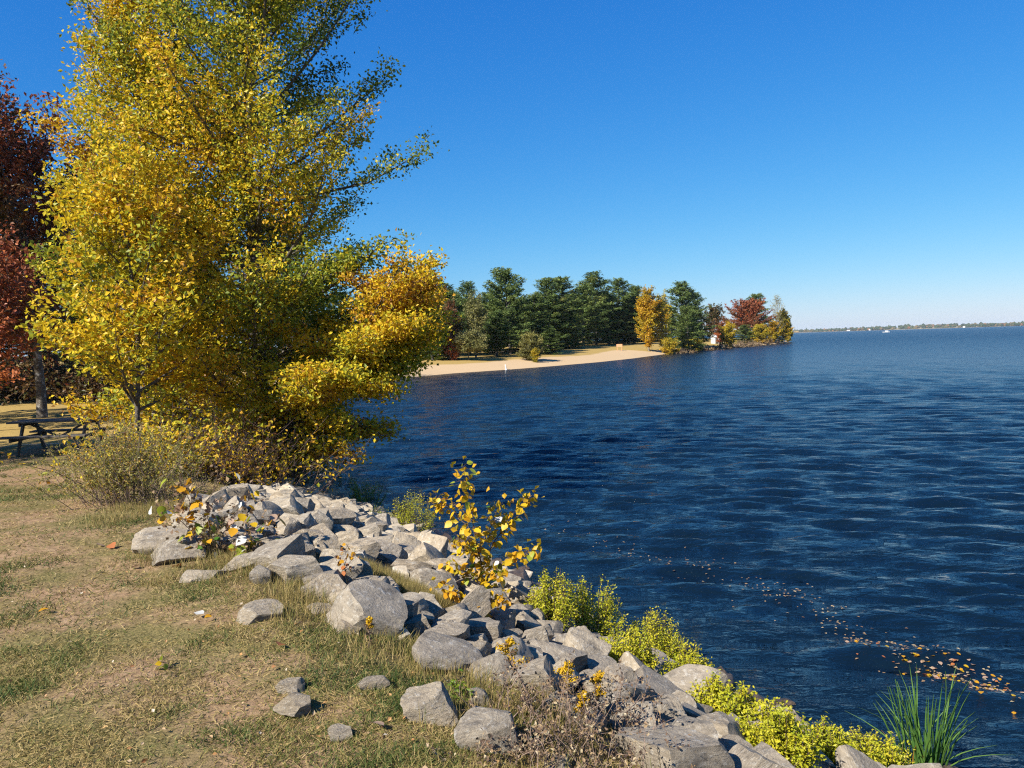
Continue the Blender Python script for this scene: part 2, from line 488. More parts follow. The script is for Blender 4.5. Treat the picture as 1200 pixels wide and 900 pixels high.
# far shore across the lake
FS = np.array([(200, 5400), (900, 5000), (1300, 4600), (1700, 4100), (2200, 3350), (3000, 2850), (4300, 2500), (6000, 2300)], float)
def fs_pt(u):
    seg = np.concatenate([[0], np.cumsum(np.linalg.norm(np.diff(FS, axis=0), axis=1))]); seg /= seg[-1]
    return np.stack([np.interp(u, seg, FS[:, 0]), np.interp(u, seg, FS[:, 1])], -1)
us = np.linspace(0, 1, 260); base = fs_pt(us)
tan = np.gradient(base, axis=0); tan /= np.linalg.norm(tan, axis=1, keepdims=True)
inl = np.stack([-tan[:, 1], tan[:, 0]], -1)
inl *= np.sign((inl * np.array([.3, 1])).sum(1))[:, None]
hh = 6 + 5 * np.sin(us * 17) * np.sin(us * 7 + 1) + 4 * us + 3 * np.sin(us * 41)
prof = [(-30, -3), (0, .3), (25, 2), (120, .5), (300, .9), (600, 1.0)]
rows = []
for k, (w, h) in enumerate(prof):
    z = np.full_like(us, h) if k < 3 else 2 + hh * h
    rows.append(np.column_stack([base + inl * (w + 18 * np.sin(us * 60 + k))[:, None], z]))
Vf = np.stack(rows, 0); n0, n1 = Vf.shape[:2]; idx = np.arange(n0 * n1).reshape(n0, n1)
F = np.stack([idx[:-1, :-1], idx[:-1, 1:], idx[1:, 1:], idx[1:, :-1]], -1).reshape(-1, 4)
fsh = obj('far_shore', np_mesh('far_shore', Vf.reshape(-1, 3), F, None, True), simple('far_meadow', (.20, .16, .08), .95, .3, .02, .2, .1))
tag(fsh, 'low hills on the far side of the lake', kind='structure')

bm = bmesh.new(); bmesh.ops.create_icosphere(bm, subdivisions=1, radius=1)
ICO = np.array([v.co[:] for v in bm.verts]); ICF = np.array([[v.index for v in f.verts] for f in bm.faces]); bm.free()
fr = np.random.default_rng(8)
VV, FF, HH = [], [], []
for k in range(2600):
    u = .12 + .8 * fr.random(); p = fs_pt(np.array([u]))[0]; i = int(u * 259)
    w = fr.uniform(15, 330) if k % 3 else fr.uniform(8, 40)
    q = p + inl[i] * w
    z = 2 + hh[i] * np.interp(w, [25, 120, 300], [0, .5, .9])
    rr_ = fr.uniform(5, 10); ht = rr_ * fr.uniform(.8, 1.5)
    v = ICO * (1 + .25 * fr.normal(size=(len(ICO), 1))) * [rr_, rr_, ht * .75] + [q[0], q[1], z + ht * .5]
    VV.append(v); FF.append(ICF + len(ICO) * k); HH.append(np.full(len(ICO), np.clip(fr.normal(.33, .25), 0, 1)))
fw = obj('far_wood', np_mesh('far_wood', np.concatenate(VV), np.concatenate(FF), np.concatenate(HH)),
         leaf_mat('far_wood', [(0, (.022, .042, .018)), (.4, (.045, .06, .022)), (.65, (.13, .085, .035)), (.85, (.2, .085, .04)), (1, (.26, .18, .06))], .05, .8, .1))
tag(fw, 'autumn woods covering the far side of the lake', 'woods', kind='stuff')

# ------------------------------------------------------------------ rocks
def rock_mesh(seed, flat=1.0, planes=13, sub=4):
    rg = np.random.default_rng(seed)
    bm = bmesh.new(); bmesh.ops.create_icosphere(bm, subdivisions=sub, radius=1)
    v = np.array([w.co[:] for w in bm.verts])
    nn = rg.normal(size=(planes, 3)); nn /= np.linalg.norm(nn, axis=1, keepdims=True)
    axes = np.linalg.qr(rg.normal(size=(3, 3)) * .35 + np.eye(3))[0]
    nn = np.concatenate([axes, -axes, nn])
    off = np.concatenate([rg.uniform(.5, .72, 6), rg.uniform(.55, .86, planes)])
    for n, d in zip(nn, off):
        e = np.clip(v @ n - d, 0, None)
        v = v - e[:, None] * n
    for f, a in ((2.3, .035), (5.5, .018), (11, .009), (19, .005)):
        w = rg.normal(size=(3, 3)) * f; ph = rg.uniform(0, 6, 3)
        v = v * (1 + a * np.sin(v @ w.T + ph).sum(1, keepdims=True) * .8)
    v -= (v.max(0) + v.min(0)) / 2
    v /= np.abs(v).max(0)
    for w, c in zip(bm.verts, v):
        w.co = c
    me = bpy.data.meshes.new('rock'); bm.to_mesh(me); bm.free()
    me.polygons.foreach_set('use_smooth', np.ones(len(me.polygons), bool))
    me.set_sharp_from_angle(angle=R(26))
    return me

ROCKS = [rock_mesh(100 + i) for i in range(18)]
for me in ROCKS: me.materials.append(MAT['rock'])
WET = []
for i in range(5):
    me = ROCKS[i].copy(); me.materials.clear(); me.materials.append(MAT['wet_rock']); WET.append(me)

PLACED = []   # (x, y, radius)
RG = np.random.default_rng(21)
def bank_label(x, y):
    """label and group of a bank stone by what it lies next to"""
    def near(px, py, r):
        c = hit(px, py); return (x - c.x) ** 2 + (y - c.y) ** 2 < r * r
    for px, py, r, lb in BANK_ZONES:
        if near(px, py, r):
            return 'weathered tan-grey riprap stone ' + lb, 'riprap stones ' + lb
    return 'weathered tan-grey riprap stone in the open middle of the stone bank', 'riprap stones in the open middle of the bank'
BANK_ZONES = [(566, 700, .75, 'around the foot of the tall yellow sapling'), (252, 652, .85, 'under the large-leaved seedling'), (672, 860, .7, 'among the dried weeds and goldenrods'),
              (470, 690, .6, 'bordering the dry grass pocket'), (790, 820, .8, 'around the upright grey slab'), (870, 880, .8, 'beside the pale yellowish boulder'),
              (370, 585, 2.2, 'at the head of the bank below the thickets'), (480, 630, 1.3, 'below the upright feathery shrub'), (600, 770, .9, 'around the bent goldenrod')]
def rock(px, py, w, h, label=None, tilt=(0, 0), depth=.85, proto=None, wet=False, name='riprap_rock', group=None, sink=.2, rz=None):
    """a boulder where the ground is in the direction (px, py); w, h its apparent width and height there"""
    c = hit(px, py + h * .22)
    d = c.y
    W = w * d / FPX; Hh = h * d / FPX * .80
    sx, sy, sz = W / 2, W / 2 * depth, max(Hh / 2, W * .16)
    me = (WET if wet else ROCKS)[(proto if proto is not None else int(RG.integers(0, 99))) % (len(WET) if wet else len(ROCKS))]
    o = obj(name, me)
    o.scale = (sx * 1.04, sy * 1.04, sz * 1.08)
    az = math.atan2(c.x, c.y)
    o.rotation_euler = (R(tilt[0]), R(tilt[1]), (-az + RG.normal() * .25) if rz is None else rz)
    o.location = (c.x, c.y + sy * .25, gz(c.x, c.y + sy * .25) + sz * (1 - 2 * sink))
    PLACED.append((c.x, c.y + sy * .25, (sx + sy) / 2))
    if label == BL:
        label, group = bank_label(c.x, c.y + sy * .25)
    tag(o, label, 'rock', group)
    return o

BL = 'weathered tan-grey riprap stone piled on the sloping bank between lawn and lake'
BG = 'riprap stones on the bank'
WL = 'dark wet brown stone standing at the lapping edge of the lake'
WG = 'wet stones along the waterline'
UNIQ = {
 (186, 636): 'long flat-topped grey slab at the lawn edge beside the large-leaved seedling',
 (207, 650): 'low pale ledge stone tucked against the front of the long flat-topped slab',
 (238, 673): 'thin flat stone sunk in grass in front of the pale ledge stone',
 (344, 671): 'big blocky boulder with dark shaded end, beside the round tan boulder',
 (348, 640): 'rounded tan boulder with a dark hollow side above the big blocky boulder',
 (428, 722): 'largest tilted grey boulder at the lawn edge with a small yellow flower before it',
 (470, 722): 'smooth tan wedge-shaped boulder leaning against the largest tilted grey boulder',
 (302, 719): 'speckled pale grey stone lying alone in the grass of the lawn',
 (343, 829): 'pointed white-speckled stone in the lawn, in front of a smaller one',
 (340, 806): 'small pale stone in the lawn just behind the pointed white-speckled stone',
 (435, 801): 'small flat grey stone bedded in the lawn between the two larger stones',
 (398, 860): 'low brown-grey stone almost buried in the near lawn',
 (502, 833): 'grey pyramid-shaped stone at the lawn edge beside the white-blotched boulder',
 (572, 862): 'dark grey boulder blotched with white lichen at the lawn edge',
 (522, 772): 'long sloping grey slab lying down the bank at the lawn edge',
 (628, 728): 'pale triangular stone standing on edge behind the orange-leaved seedling',
 (770, 788): 'upright grey slab leaning among the yellow-green shrubs',
 (775, 818): 'long ridged boulder below the upright grey slab',
 (806, 873): 'massive smooth grey boulder beside the dark crevice on the bank',
 (858, 857): 'pale yellowish boulder between two yellow-green shrubs',
 (650, 898): 'pale stone top showing under the dried brown weeds',
}
MAN = [
 (186, 636, 78, 30), (207, 650, 64, 20), (280, 641, 52, 30), (281, 661, 54, 20), (238, 673, 48, 20), (306, 677, 24, 28),
 (344, 671, 68, 40), (380, 684, 44, 32), (348, 640, 38, 36), (378, 645, 38, 40), (325, 600, 54, 34), (316, 574, 30, 20),
 (345, 578, 34, 18), (350, 597, 38, 32), (376, 614, 48, 20), (372, 590, 36, 24), (423, 597, 28, 18), (428, 722, 90, 68),
 (470, 722, 42, 48), (497, 726, 24, 22), (432, 692, 48, 28), (374, 714, 32, 16), (408, 737, 32, 22), (302, 719, 54, 26),
 (343, 829, 44, 36), (340, 806, 34, 22), (435, 801, 38, 20), (398, 860, 32, 22), (502, 833, 70, 46), (572, 862, 72, 60),
 (650, 898, 40, 18), (522, 772, 92, 42), (529, 722, 46, 28), (521, 747, 58, 34), (568, 741, 46, 34), (604, 758, 38, 28),
 (628, 748, 44, 30), (628, 728, 30, 30), (592, 785, 56, 44), (630, 800, 50, 62), (649, 768, 44, 30), (662, 738, 22, 22),
 (672, 752, 20, 20), (692, 750, 28, 18), (560, 820, 26, 28), (558, 763, 24, 24), (770, 788, 54, 50), (775, 818, 80, 46),
 (806, 873, 86, 66), (858, 857, 50, 36), (858, 885, 54, 38), (889, 889, 28, 28), (950, 893, 34, 20),
 (400, 625, 40, 22), (440, 640, 46, 24), (480, 650, 44, 24), (510, 672, 44, 26), (470, 632, 34, 18), (545, 690, 40, 26),
 (575, 705, 40, 24), (410, 608, 34, 18), (700, 790, 46, 40), (720, 830, 50, 46), (740, 870, 44, 40), (690, 850, 44, 34), (660, 830, 40, 34),
 (520, 700, 36, 24), (610, 720, 36, 26)]
TILT = {(428, 722): (8, 16), (770, 788): (-10, 24), (628, 728): (0, 34), (470, 722): (0, -12), (522, 772): (4, 14), (775, 818): (0, 18), (344, 671): (0, 5)}
FLATSINK = {(186, 636): .25, (238, 673): .36, (302, 719): .3, (435, 801): .38, (398, 860): .36, (374, 714): .35, (340, 806): .3, (650, 898): .35}
for k, (x, y, w, h) in enumerate(MAN):
    u = UNIQ.get((x, y))
    rock(x, y, w, h, u or BL, TILT.get((x, y), (0, 0) if (x, y) in FLATSINK else (RG.normal() * 8, RG.normal() * 8)), group=None if u else BG, sink=FLATSINK.get((x, y), .2),
         name='boulder' if u else 'riprap_rock', depth=RG.uniform(.75, 1.0), proto=2 if (x, y) == (770, 788) else None)
for x, y, w, h in [(845, 791, 34, 40), (824, 783, 16, 22), (883, 822, 36, 40), (908, 813, 30, 24), (912, 838, 34, 28), (603, 685, 42, 28),
                   (509, 625, 24, 16), (540, 640, 24, 16), (620, 690, 22, 20), (560, 655, 22, 14), (935, 846, 22, 14), (960, 858, 26, 14), (865, 805, 20, 18),
                   (448, 588, 14, 10), (700, 735, 22, 16), (745, 745, 22, 16), (800, 780, 24, 18), (985, 868, 26, 14), (590, 668, 22, 14)]:
    rock(x, y, w, h, WL, (RG.normal() * 10, RG.normal() * 10), wet=True, group=WG, name='wet_rock', sink=.12)

SHRUBS = [(427, 594, 44, 30, 2200), (484, 628, 48, 46, 2600), (648, 738, 52, 58, 3000), (694, 750, 68, 58, 3600), (738, 796, 58, 54, 3000), (768, 780, 56, 54, 3000),
          (812, 824, 54, 58, 3000), (850, 852, 70, 46, 3600), (914, 902, 76, 62, 4200), (972, 906, 48, 48, 2600), (1008, 912, 44, 46, 2400), (1042, 918, 44, 48, 2400), (790, 792, 40, 34, 1800)]
for px, py, w, h, _n in SHRUBS:
    c = hit(px, py); w = w * c.y / FPX; PLACED.append((c.x, c.y + w * .25, w * .30)); PLACED.append((c.x, c.y - w * .1, w * .30))
# riprap filling the bank between the boulders
def lawn_edge(y):
    return np.interp(y, [-2, 3.0, 3.6, 4.4, 5.2, 6.0, 7.0, 8.2, 12, 20], [5.2, 3.6, 3.5, 3.75, 3.95, 4.3, 4.7, 4.6, 3.0, 2.3])
cand = []
fr = np.random.default_rng(77)
for k in range(9000):
    y = fr.uniform(1.5, 21.5)
    x = fr.uniform(-9, 6)
    cand.append((x, y))
cand = np.array(cand); cs = sdist(cand[:, 0], cand[:, 1])
ok = (cs > .0) & (cs < lawn_edge(cand[:, 1]))
cand = cand[ok]; cs = cs[ok]
DRY = []                          # dry grass pockets between the stones
for px, py, w in [(418, 668, 20), (445, 678, 24), (470, 690, 26), (495, 704, 24), (515, 714, 14), (400, 660, 12)]:
    c = hit(px, py); DRY.append((c.x, c.y, w * c.y / FPX))
for x, y, c in DRY: PLACED.append((x, y, c * .6))
fill = []
for big in (0, 1, 2):
    for (x, y), s in zip(cand, cs):
        if s < .5 and 4 < y < 12 and fr.random() < .7:
            continue
        if any((x - a) ** 2 + (y - b) ** 2 < c * c for a, b, c in DRY):
            continue
        r = (fr.uniform(.12, .20), fr.uniform(.075, .12), fr.uniform(.045, .07))[big] * (1 if y < 9 else 1.1) * (.7 if s < 1.0 else 1)
        if big == 2 and len(fill) > 1300: break
        if all((x - a) ** 2 + (y - b) ** 2 > ((r + c) * (.72, .74, .78)[big]) ** 2 for a, b, c in PLACED):
            PLACED.append((x, y, r)); fill.append((x, y, r, s))
# the ones that show largest are stones of their own, the rest one rubble mass
fill.sort(key=lambda f: -f[2] / math.hypot(f[0], f[1]) if abs(math.atan2(f[0], f[1])) < R(36) else 0)
n_single = 300 - len(MAN)
for k in range(70):
    y = fr.uniform(5.0, 17.0); xs = np.linspace(-6, 5, 1100); ss = sdist(xs, np.full(1100, y)); x = float(xs[int(np.argmin(np.abs(ss - fr.normal(.04, .14))))]); r = fr.uniform(.08, .19)
    if all((x - a) ** 2 + (y - b) ** 2 > ((r + c) * .6) ** 2 for a, b, c in PLACED):
        PLACED.append((x, y, r)); o = obj('wet_rock', WET[k % len(WET)]); o.scale = (r, r * .9, r * .75); o.rotation_euler = (fr.normal() * .3, fr.normal() * .3, fr.uniform(0, 6.28))
        o.location = (x, y, max(gz(x, y), -.12) + r * .42); tag(o, WL, 'rock', WG)
SUBV, SUBF, nvs = [], [], 0
small = [rock_mesh(400 + i, sub=2) for i in range(6)]
sv = []
for me in small:
    v = np.empty(len(me.vertices) * 3); me.vertices.foreach_get('co', v); f = np.empty(len(me.polygons) * 3, int); me.polygons.foreach_get('vertices', f)
    sv.append((v.reshape(-1, 3), f.reshape(-1, 3))); bpy.data.meshes.remove(me)
for k, (x, y, r, s) in enumerate(fill):
    z = gz(x, y); sz = r * fr.uniform(.5, .85)
    sc = (r * fr.uniform(.95, 1.25), r * fr.uniform(.9, 1.15), sz)
    rot = (fr.normal() * .3, fr.normal() * .3 + .2, fr.uniform(0, 6.28))
    loc = (x, y, z + sz * .45)
    if k < n_single and s > .12:
        o = obj('riprap_rock', ROCKS[int(fr.integers(0, len(ROCKS)))])
        o.location = loc; o.scale = sc; o.rotation_euler = rot
        tag(o, bank_label(x, y)[0], 'rock', bank_label(x, y)[1])
    elif s <= .12 and r > .09:
        o = obj('wet_rock', WET[int(fr.integers(0, len(WET)))])
        o.location = loc; o.scale = sc; o.rotation_euler = rot
        tag(o, WL, 'rock', WG)
    else:
        from mathutils import Euler
        m3 = np.array(Euler(rot).to_matrix()); v, f = sv[k % 6]
        SUBV.append((v * sc) @ m3.T + loc); SUBF.append(f + nvs); nvs += len(v)
rub = obj('stone_rubble', np_mesh('stone_rubble', np.concatenate(SUBV), np.concatenate(SUBF)), MAT['rock'])
tag(rub, 'small broken stones filling the gaps of the bank', 'stones', kind='stuff')

# ------------------------------------------------------------------ trees
def bend(p0, d0, L, k, rg, curve=(0, 0, 0.25), jit=.05):
    """a branch line of k points"""
    pts = [np.array(p0, float)]; d = np.array(d0, float); d /= np.linalg.norm(d)
    for i in range(k - 1):
        pts.append(pts[-1] + d * L / (k - 1))
        d = d + np.array(curve) / (k - 1) + rg.normal(size=3) * jit; d /= np.linalg.norm(d)
    return np.array(pts)

def along(pts, t):
    k = len(pts) - 1; x = np.clip(t, 0, .9999) * k; i = x.astype(int) if hasattr(x, 'astype') else int(x); f = x - i
    return pts[i] + (pts[i + 1] - pts[i]) * (f[:, None] if hasattr(f, '__len__') else f)

def broadleaf(seed, trunk, r0, nlimb, prof, t0=.15, up=(25, 60), nsub=10, sublen=.36, dens=120, spread=.15, lsize=.07,
              hue=lambda p, t: .5, hvar=.13, lvar=.1, curve=.35, leafup=.35, az_bias=None, tipr=.006, sub2=True, az0=None, hang=0, env=None, lite=False):
    """returns wood Tubes and leaf arrays; trunk is a list of points, prof(t) the crown radius at trunk fraction t"""
    rg = np.random.default_rng(seed)
    tr = np.array(trunk, float)
    T = Tubes(4 if lite else 5); T.add(tr, r0, r0 * .12, .85)
    LP, LH, LD = [], [], []
    ga = rg.uniform(0, 6)
    for i in range(nlimb):
        t = t0 + (1 - t0) * (i + rg.random()) / nlimb
        p = along(tr, t); ga += 2.4 + rg.normal() * .3
        a = ga if az_bias is None or rg.random() > az_bias[1] else az_bias[0] + rg.normal() * .7
        el = R(up[0] + (up[1] - up[0]) * t + rg.normal() * 7)
        L = prof(t, a) / max(.35, math.cos(el)) * rg.uniform(.84, 1.10)
        d = np.array([math.cos(a) * math.cos(el), math.sin(a) * math.cos(el), math.sin(el)])
        if env is not None:
            q0 = (p - np.array([tr[-1][0] * .6, tr[-1][1] * .6, env[0]])) / np.array([env[1], env[1], env[2]]); dd = d / np.array([env[1], env[1], env[2]])
            A_, B_, C_ = dd @ dd, q0 @ dd, q0 @ q0 - 1
            disc = B_ * B_ - A_ * C_
            L = ((-B_ + math.sqrt(disc)) / A_ if disc > 0 else .5) * rg.uniform(.74, 1.06)
        if L < .15: continue
        pts = bend(p, d, L, 7, rg, (0, 0, curve), .07)
        rl = max(tipr * 1.6, r0 * (1 - t) * .42 + .012)
        T.add(pts, rl, tipr)
        hl = hue(pts[4], t) + rg.normal() * hvar
        side = 1
        for j in range(nsub):
            u = .10 + .90 * (j + rg.random()) / nsub
            q = along(pts, u); ld = along(pts, min(1, u + .1)) - q; ld = ld / (np.linalg.norm(ld) + 1e-9)
            side = -side
            sidev = np.cross(ld, [0, 0, 1]); sidev /= np.linalg.norm(sidev) + 1e-9
            sd_ = ld * .75 + sidev * side * rg.uniform(.4, 1.0) + np.array([0, 0, rg.uniform(-.25, .6)])
            sl = max(.18, L * sublen * (1.1 - .65 * u)) * rg.uniform(.7, 1.25)
            sp = bend(q, sd_, sl, 5, rg, (0, 0, curve * .6 - hang), .12)
            T.add(sp[::2] if lite else sp, max(tipr * .9, rl * .3 * (1 - u) + tipr * .7), tipr * .5)
            n = max(3, int(dens * sl * rg.uniform(.7, 1.3)))
            tt = rg.uniform(.12, 1.02, n)
            pp = along(sp, np.clip(tt, 0, 1)) + rg.normal(size=(n, 3)) * spread * np.array([1, 1, .75]) * (1.1 - .45 * tt)[:, None]
            LP.append(pp); LH.append(np.clip(hl + rg.normal() * hvar * .6 + rg.normal(size=n) * lvar, 0, 1))
        n = int(dens * L * .18); tt = rg.uniform(.55, 1.03, n)
        LP.append(along(pts, np.clip(tt, 0, 1)) + rg.normal(size=(n, 3)) * spread * .5); LH.append(np.clip(hl + rg.normal(size=n) * lvar, 0, 1))
    P = np.concatenate(LP); Hh = np.concatenate(LH)
    return T, leaves(P, lsize, Hh, rg, leafup)

def tree_obj(name, label, cat, base, T, L, leafmat, bark='bark', group=None, rz=0, crown='crown'):
    e = empty(name, base, rz); tag(e, label, cat, group)
    obj('trunk', T.mesh('trunk'), MAT[bark], e)
    c = obj(crown, np_mesh('crown', L[0], L[1], L[2]), MAT[leafmat], e)
    tag(c, kind='stuff')
    return e

def base_at(x, y, sink=.06):
    return (x, y, gz(x, y) - sink)

def envl(a, b, c, wid):
    return lambda t, az: wid * np.interp(t, [0, a, b, 1], [c, 1, .62, .10])

# the big poplar: tall, ascending limbs, green going yellow
def trunk_line(h, lean=(0, 0), k=9, wob=.12, seed=1):
    rg = np.random.default_rng(seed)
    z = np.linspace(0, h, k); o = np.cumsum(rg.normal(size=(k, 2)) * wob, 0) * .5; o -= o[0]
    return np.column_stack([o[:, 0] + lean[0] * (z / h) ** 1.2, o[:, 1] + lean[1] * (z / h) ** 1.2, z])
bx, by = -5.55, 16.6
T, L = broadleaf(1, trunk_line(13.2, (.35, .2), seed=4), .19, 92, lambda t, a: np.interp(t, [0, .12, .30, .5, .7, .85, 1], [2.7, 3.4, 3.5, 3.3, 2.6, 1.7, .5]), .05, (8, 46), 15, .34, 112, .17, .084,
                 hue=lambda p, t: .45 + .10 * math.sin(p[0] * 1.3 + 1) + .10 * math.sin(p[2] * 1.1) + (.12 if p[2] < 3.5 else 0), hvar=.12, lvar=.12)
tree_obj('poplar_tree', 'tallest poplar with dark straight trunk and green foliage turning yellow', 'tree', base_at(bx, by), T, L, 'poplar_leaf')
bx, by = -7.2, 16.4
T, L = broadleaf(2, trunk_line(9.6, (-.5, .1), seed=7), .14, 62, lambda t, a: np.interp(t, [0, .25, .45, .7, 1], [1.9, 2.5, 2.3, 1.5, .4]), .08, (18, 58), 12, .34, 115, .16, .084,
                 hue=lambda p, t: .64 + .08 * math.sin(p[2] * 1.4), hvar=.09, lvar=.1)
tree_obj('poplar_tree', 'golden yellow poplar leaning away from the lake beside the tallest poplar', 'tree', base_at(bx, by), T, L, 'poplar_leaf')
# the one hanging over the water
bx, by = -5.0, 15.4
tl = np.array([(0, 0, 0), (.25, -.05, .7), (.6, -.1, 1.4), (1.1, -.1, 2.0), (1.7, 0, 2.6), (2.3, .1, 3.15), (2.75, .15, 3.8)])
T, L = broadleaf(3, tl, .13, 60, lambda t, a: np.interp(t, [0, .3, .6, .8, 1], [1.3, 1.7, 1.8, 1.4, .5]) * (1.1 if math.cos(a) > 0 else .9), .16, (-24, 42), 12, .38, 120, .14, .084,
                 hue=lambda p, t: .68 + .06 * math.sin(p[2] * 2), hvar=.09, lvar=.1, curve=-.12, az_bias=(-.1, .5), hang=.6)
tree_obj('leaning_tree', 'yellow tree leaning out with drooping branches over the lake', 'tree', base_at(bx, by), T, L, 'poplar_leaf')
# small yellow tree with forked stem near the lawn
bx, by = -6.45, 13.2
T, L = broadleaf(5, trunk_line(4.5, (.1, 0), 7, .09, 9), .06, 46, lambda t, a: np.interp(t, [0, .3, .6, 1], [1.3, 1.75, 1.45, .45]), .24, (5, 62), 9, .40, 62, .13, .10,
                 hue=lambda p, t: .64 - .12 * (p[0] < -.7) + .05 * math.sin(p[2] * 3), hvar=.08, lvar=.1, leafup=.5, tipr=.004)
tree_obj('young_poplar', 'small bright yellow tree with thin forked stem behind the olive bush', 'tree', base_at(bx, by), T, L, 'poplar_leaf')
# undergrowth between the stems
def bramble(seed, base, w, dpt, h, nt, nl, leafm, huem, hstd, lsize, label, name='bramble', twig='twig', cat='bush', group=None, rad=.006, fan=.9, hmin=.4):
    rg = np.random.default_rng(seed)
    e = empty(name, base); tag(e, label, cat, group)
    T = Tubes(3); LP = []
    for i in range(nt):
        p = np.array([rg.normal() * w * .28, rg.normal() * dpt * .28, -.06])
        z0 = gz(base[0] + p[0], base[1] + p[1]) - base[2] - .05; p[2] = z0
        d = np.array([rg.normal() * fan * .6 + p[0] * .5, rg.normal() * fan * .6 + p[1] * .5, 1.0])
        Ls = h * rg.uniform(hmin, 1.1)
        pts = bend(p, d, Ls, 6, rg, (rg.normal() * .3, rg.normal() * .3, -.35 * rg.random()), .1)
        T.add(pts, rad * rg.uniform(.8, 1.6), rad * .35)
        for j in range(3):
            u = rg.uniform(.3, .9); q = along(pts, u)
            sp = bend(q, rg.normal(size=3) + [0, 0, .5], Ls * .3, 4, rg, (0, 0, -.1), .15)
            T.add(sp, rad * .6, rad * .25)
            m = nl // (nt * 4) + 1
            LP.append(along(sp, rg.uniform(.1, 1, m)) + rg.normal(size=(m, 3)) * lsize * .6)
        m = nl // (nt * 4) + 1
        LP.append(along(pts, rg.uniform(.35, 1, m)) + rg.normal(size=(m, 3)) * lsize * .6)
    P = np.concatenate(LP); hue = np.clip(rg.normal(huem, hstd, len(P)), 0, 1)
    Lv = leaves(P, lsize, hue, rg, .4)
    obj('stems', T.mesh('stems'), MAT[twig], e)
    tag(obj('foliage', np_mesh('foliage', *Lv), MAT[leafm], e), kind='stuff')
    return e

b = hit(250, 560)
bramble(31, base_at(-5.2, 13.6), 2.2, 1.6, 1.7, 170, 2200, 'poplar_leaf', .74, .16, .075, 'tangled dark bramble thicket with orange-yellow leaves under the tall poplar')
bramble(32, base_at(-5.0, 15.2), 1.2, 1.3, 1.5, 190, 900, 'poplar_leaf', .86, .12, .06, 'dense brown leafless thicket at the water under the leaning tree')
bramble(33, base_at(-5.8, 12.0), 1.1, 1.0, 1.4, 70, 1900, 'poplar_leaf', .66, .14, .08, 'yellow-leaved thicket between the olive bush and the bramble')
bramble(34, base_at(-4.85, 12.7), 1.3, 1.2, 1.15, 170, 800, 'poplar_leaf', .8, .15, .06, 'low brown thicket at the top end of the stone bank')
bramble(35, base_at(-5.0, 17.2), 1.0, 1.0, .9, 120, 200, 'dry_leaf', .4, .2, .05, 'bare greyish twig bush at the lake edge below the leaning tree', twig='dry_twig')
bramble(36, base_at(-4.55, 9.0), .85, .7, 1.05, 130, 10500, 'olive_leaf', .62, .24, .028, 'rounded olive-green twiggy bush beside the picnic table', name='olive_bush', twig='dry_twig', rad=.004, hmin=.6, fan=.6)
bramble(37, base_at(-4.05, 8.9), .6, .45, .5, 70, 900, 'olive_leaf', .35, .2, .024, 'low grey twiggy growth at the foot of the olive bush', name='olive_bush', twig='dry_twig', rad=.004)

# oaks on the left, their shade falls on the lawn by the picnic table
def k_lite(dens):
    return dens < 60
def oak(seed, x, y, h, wid, label, hue0=.5, r0=.24, lsize=.17, dens=44, t0=.28, group=None, mat='oak_leaf', lean=(0, 0), nl=34):
    T, L = broadleaf(seed, trunk_line(h * .72, lean, seed=seed), r0, nl, lambda t, a: wid, t0, (0, 72), 10, .36, dens, .22, lsize, env=(h * .60, wid, h * .42), lite=k_lite(dens),
                     hue=lambda p, t: hue0 + .18 * math.sin(p[2] * 1.2 + seed) + .08 * math.sin(p[0] * 2), hvar=.12, lvar=.1, curve=.15)
    return tree_obj('oak_tree', label, 'tree', base_at(x, y), T, L, mat, 'oak_bark', group)
oak(41, -16.9, 27.5, 11.5, 3.9, 'russet oak with pale patchy bark standing behind the picnic table', .52)
oak(42, -21.5, 29.0, 14.5, 4.4, 'tall dark red oak at the lawn side of the patchy-barked oak', .42)
oak(43, -17.4, 12.0, 10.5, 3.6, 'red oak whose shade falls across the picnic table', .66, nl=30)
oak(44, -15.6, 22.8, 6.0, 2.0, 'small crimson young oak beside the golden poplar', .84, .09, .15, 50, nl=20)
oak(45, -20.8, 24.0, 15.5, 4.6, 'tall russet-red oak reaching highest on the lawn', .5)
for k, (x, y, h, w, hu) in enumerate([(-19, 40, 11, 4.0, .28), (-26, 44, 13, 4.5, .45), (-33, 46, 14, 5, .3), (-24, 58, 14, 5, .2), (-31, 64, 15, 5, .35), (-40, 58, 15, 5.5, .5),
                                      (-27, 36, 10, 3.6, .4), (-21, 70, 14, 5, .25), (-45, 48, 15, 5, .4), (-38, 38, 13, 5, .55), (-32, 33, 13, 4.5, .5), (-30, 20, 13, 4.5, .6), (-50, 66, 16, 6, .3), (-62, 60, 16, 6, .4), (-52, 84, 16, 6, .3), (-36, 82, 16, 6, .25), (-26, 88, 15, 5, .3)]):
    oak(60 + k, x, y, h, w, 'brownish oak standing in the wood beyond the lawn', hu, .2, .30, 16, group='oaks in the wood beyond the lawn', nl=30, t0=.2)
for k, (x, y) in enumerate([(-17.5, 37), (-21, 39), (-24.5, 41), (-28, 42), (-32, 44), (-37, 46), (-42, 50), (-19, 46), (-48, 54), (-36, 56)]):
    bramble(80 + k, base_at(x, y), 5, 3.5, 3.0, 60, 2200, 'oak_leaf', .25, .16, .22, 'dark undergrowth bush in the wood beyond the lawn', name='undergrowth_bush', group='undergrowth in the wood beyond the lawn', rad=.02)

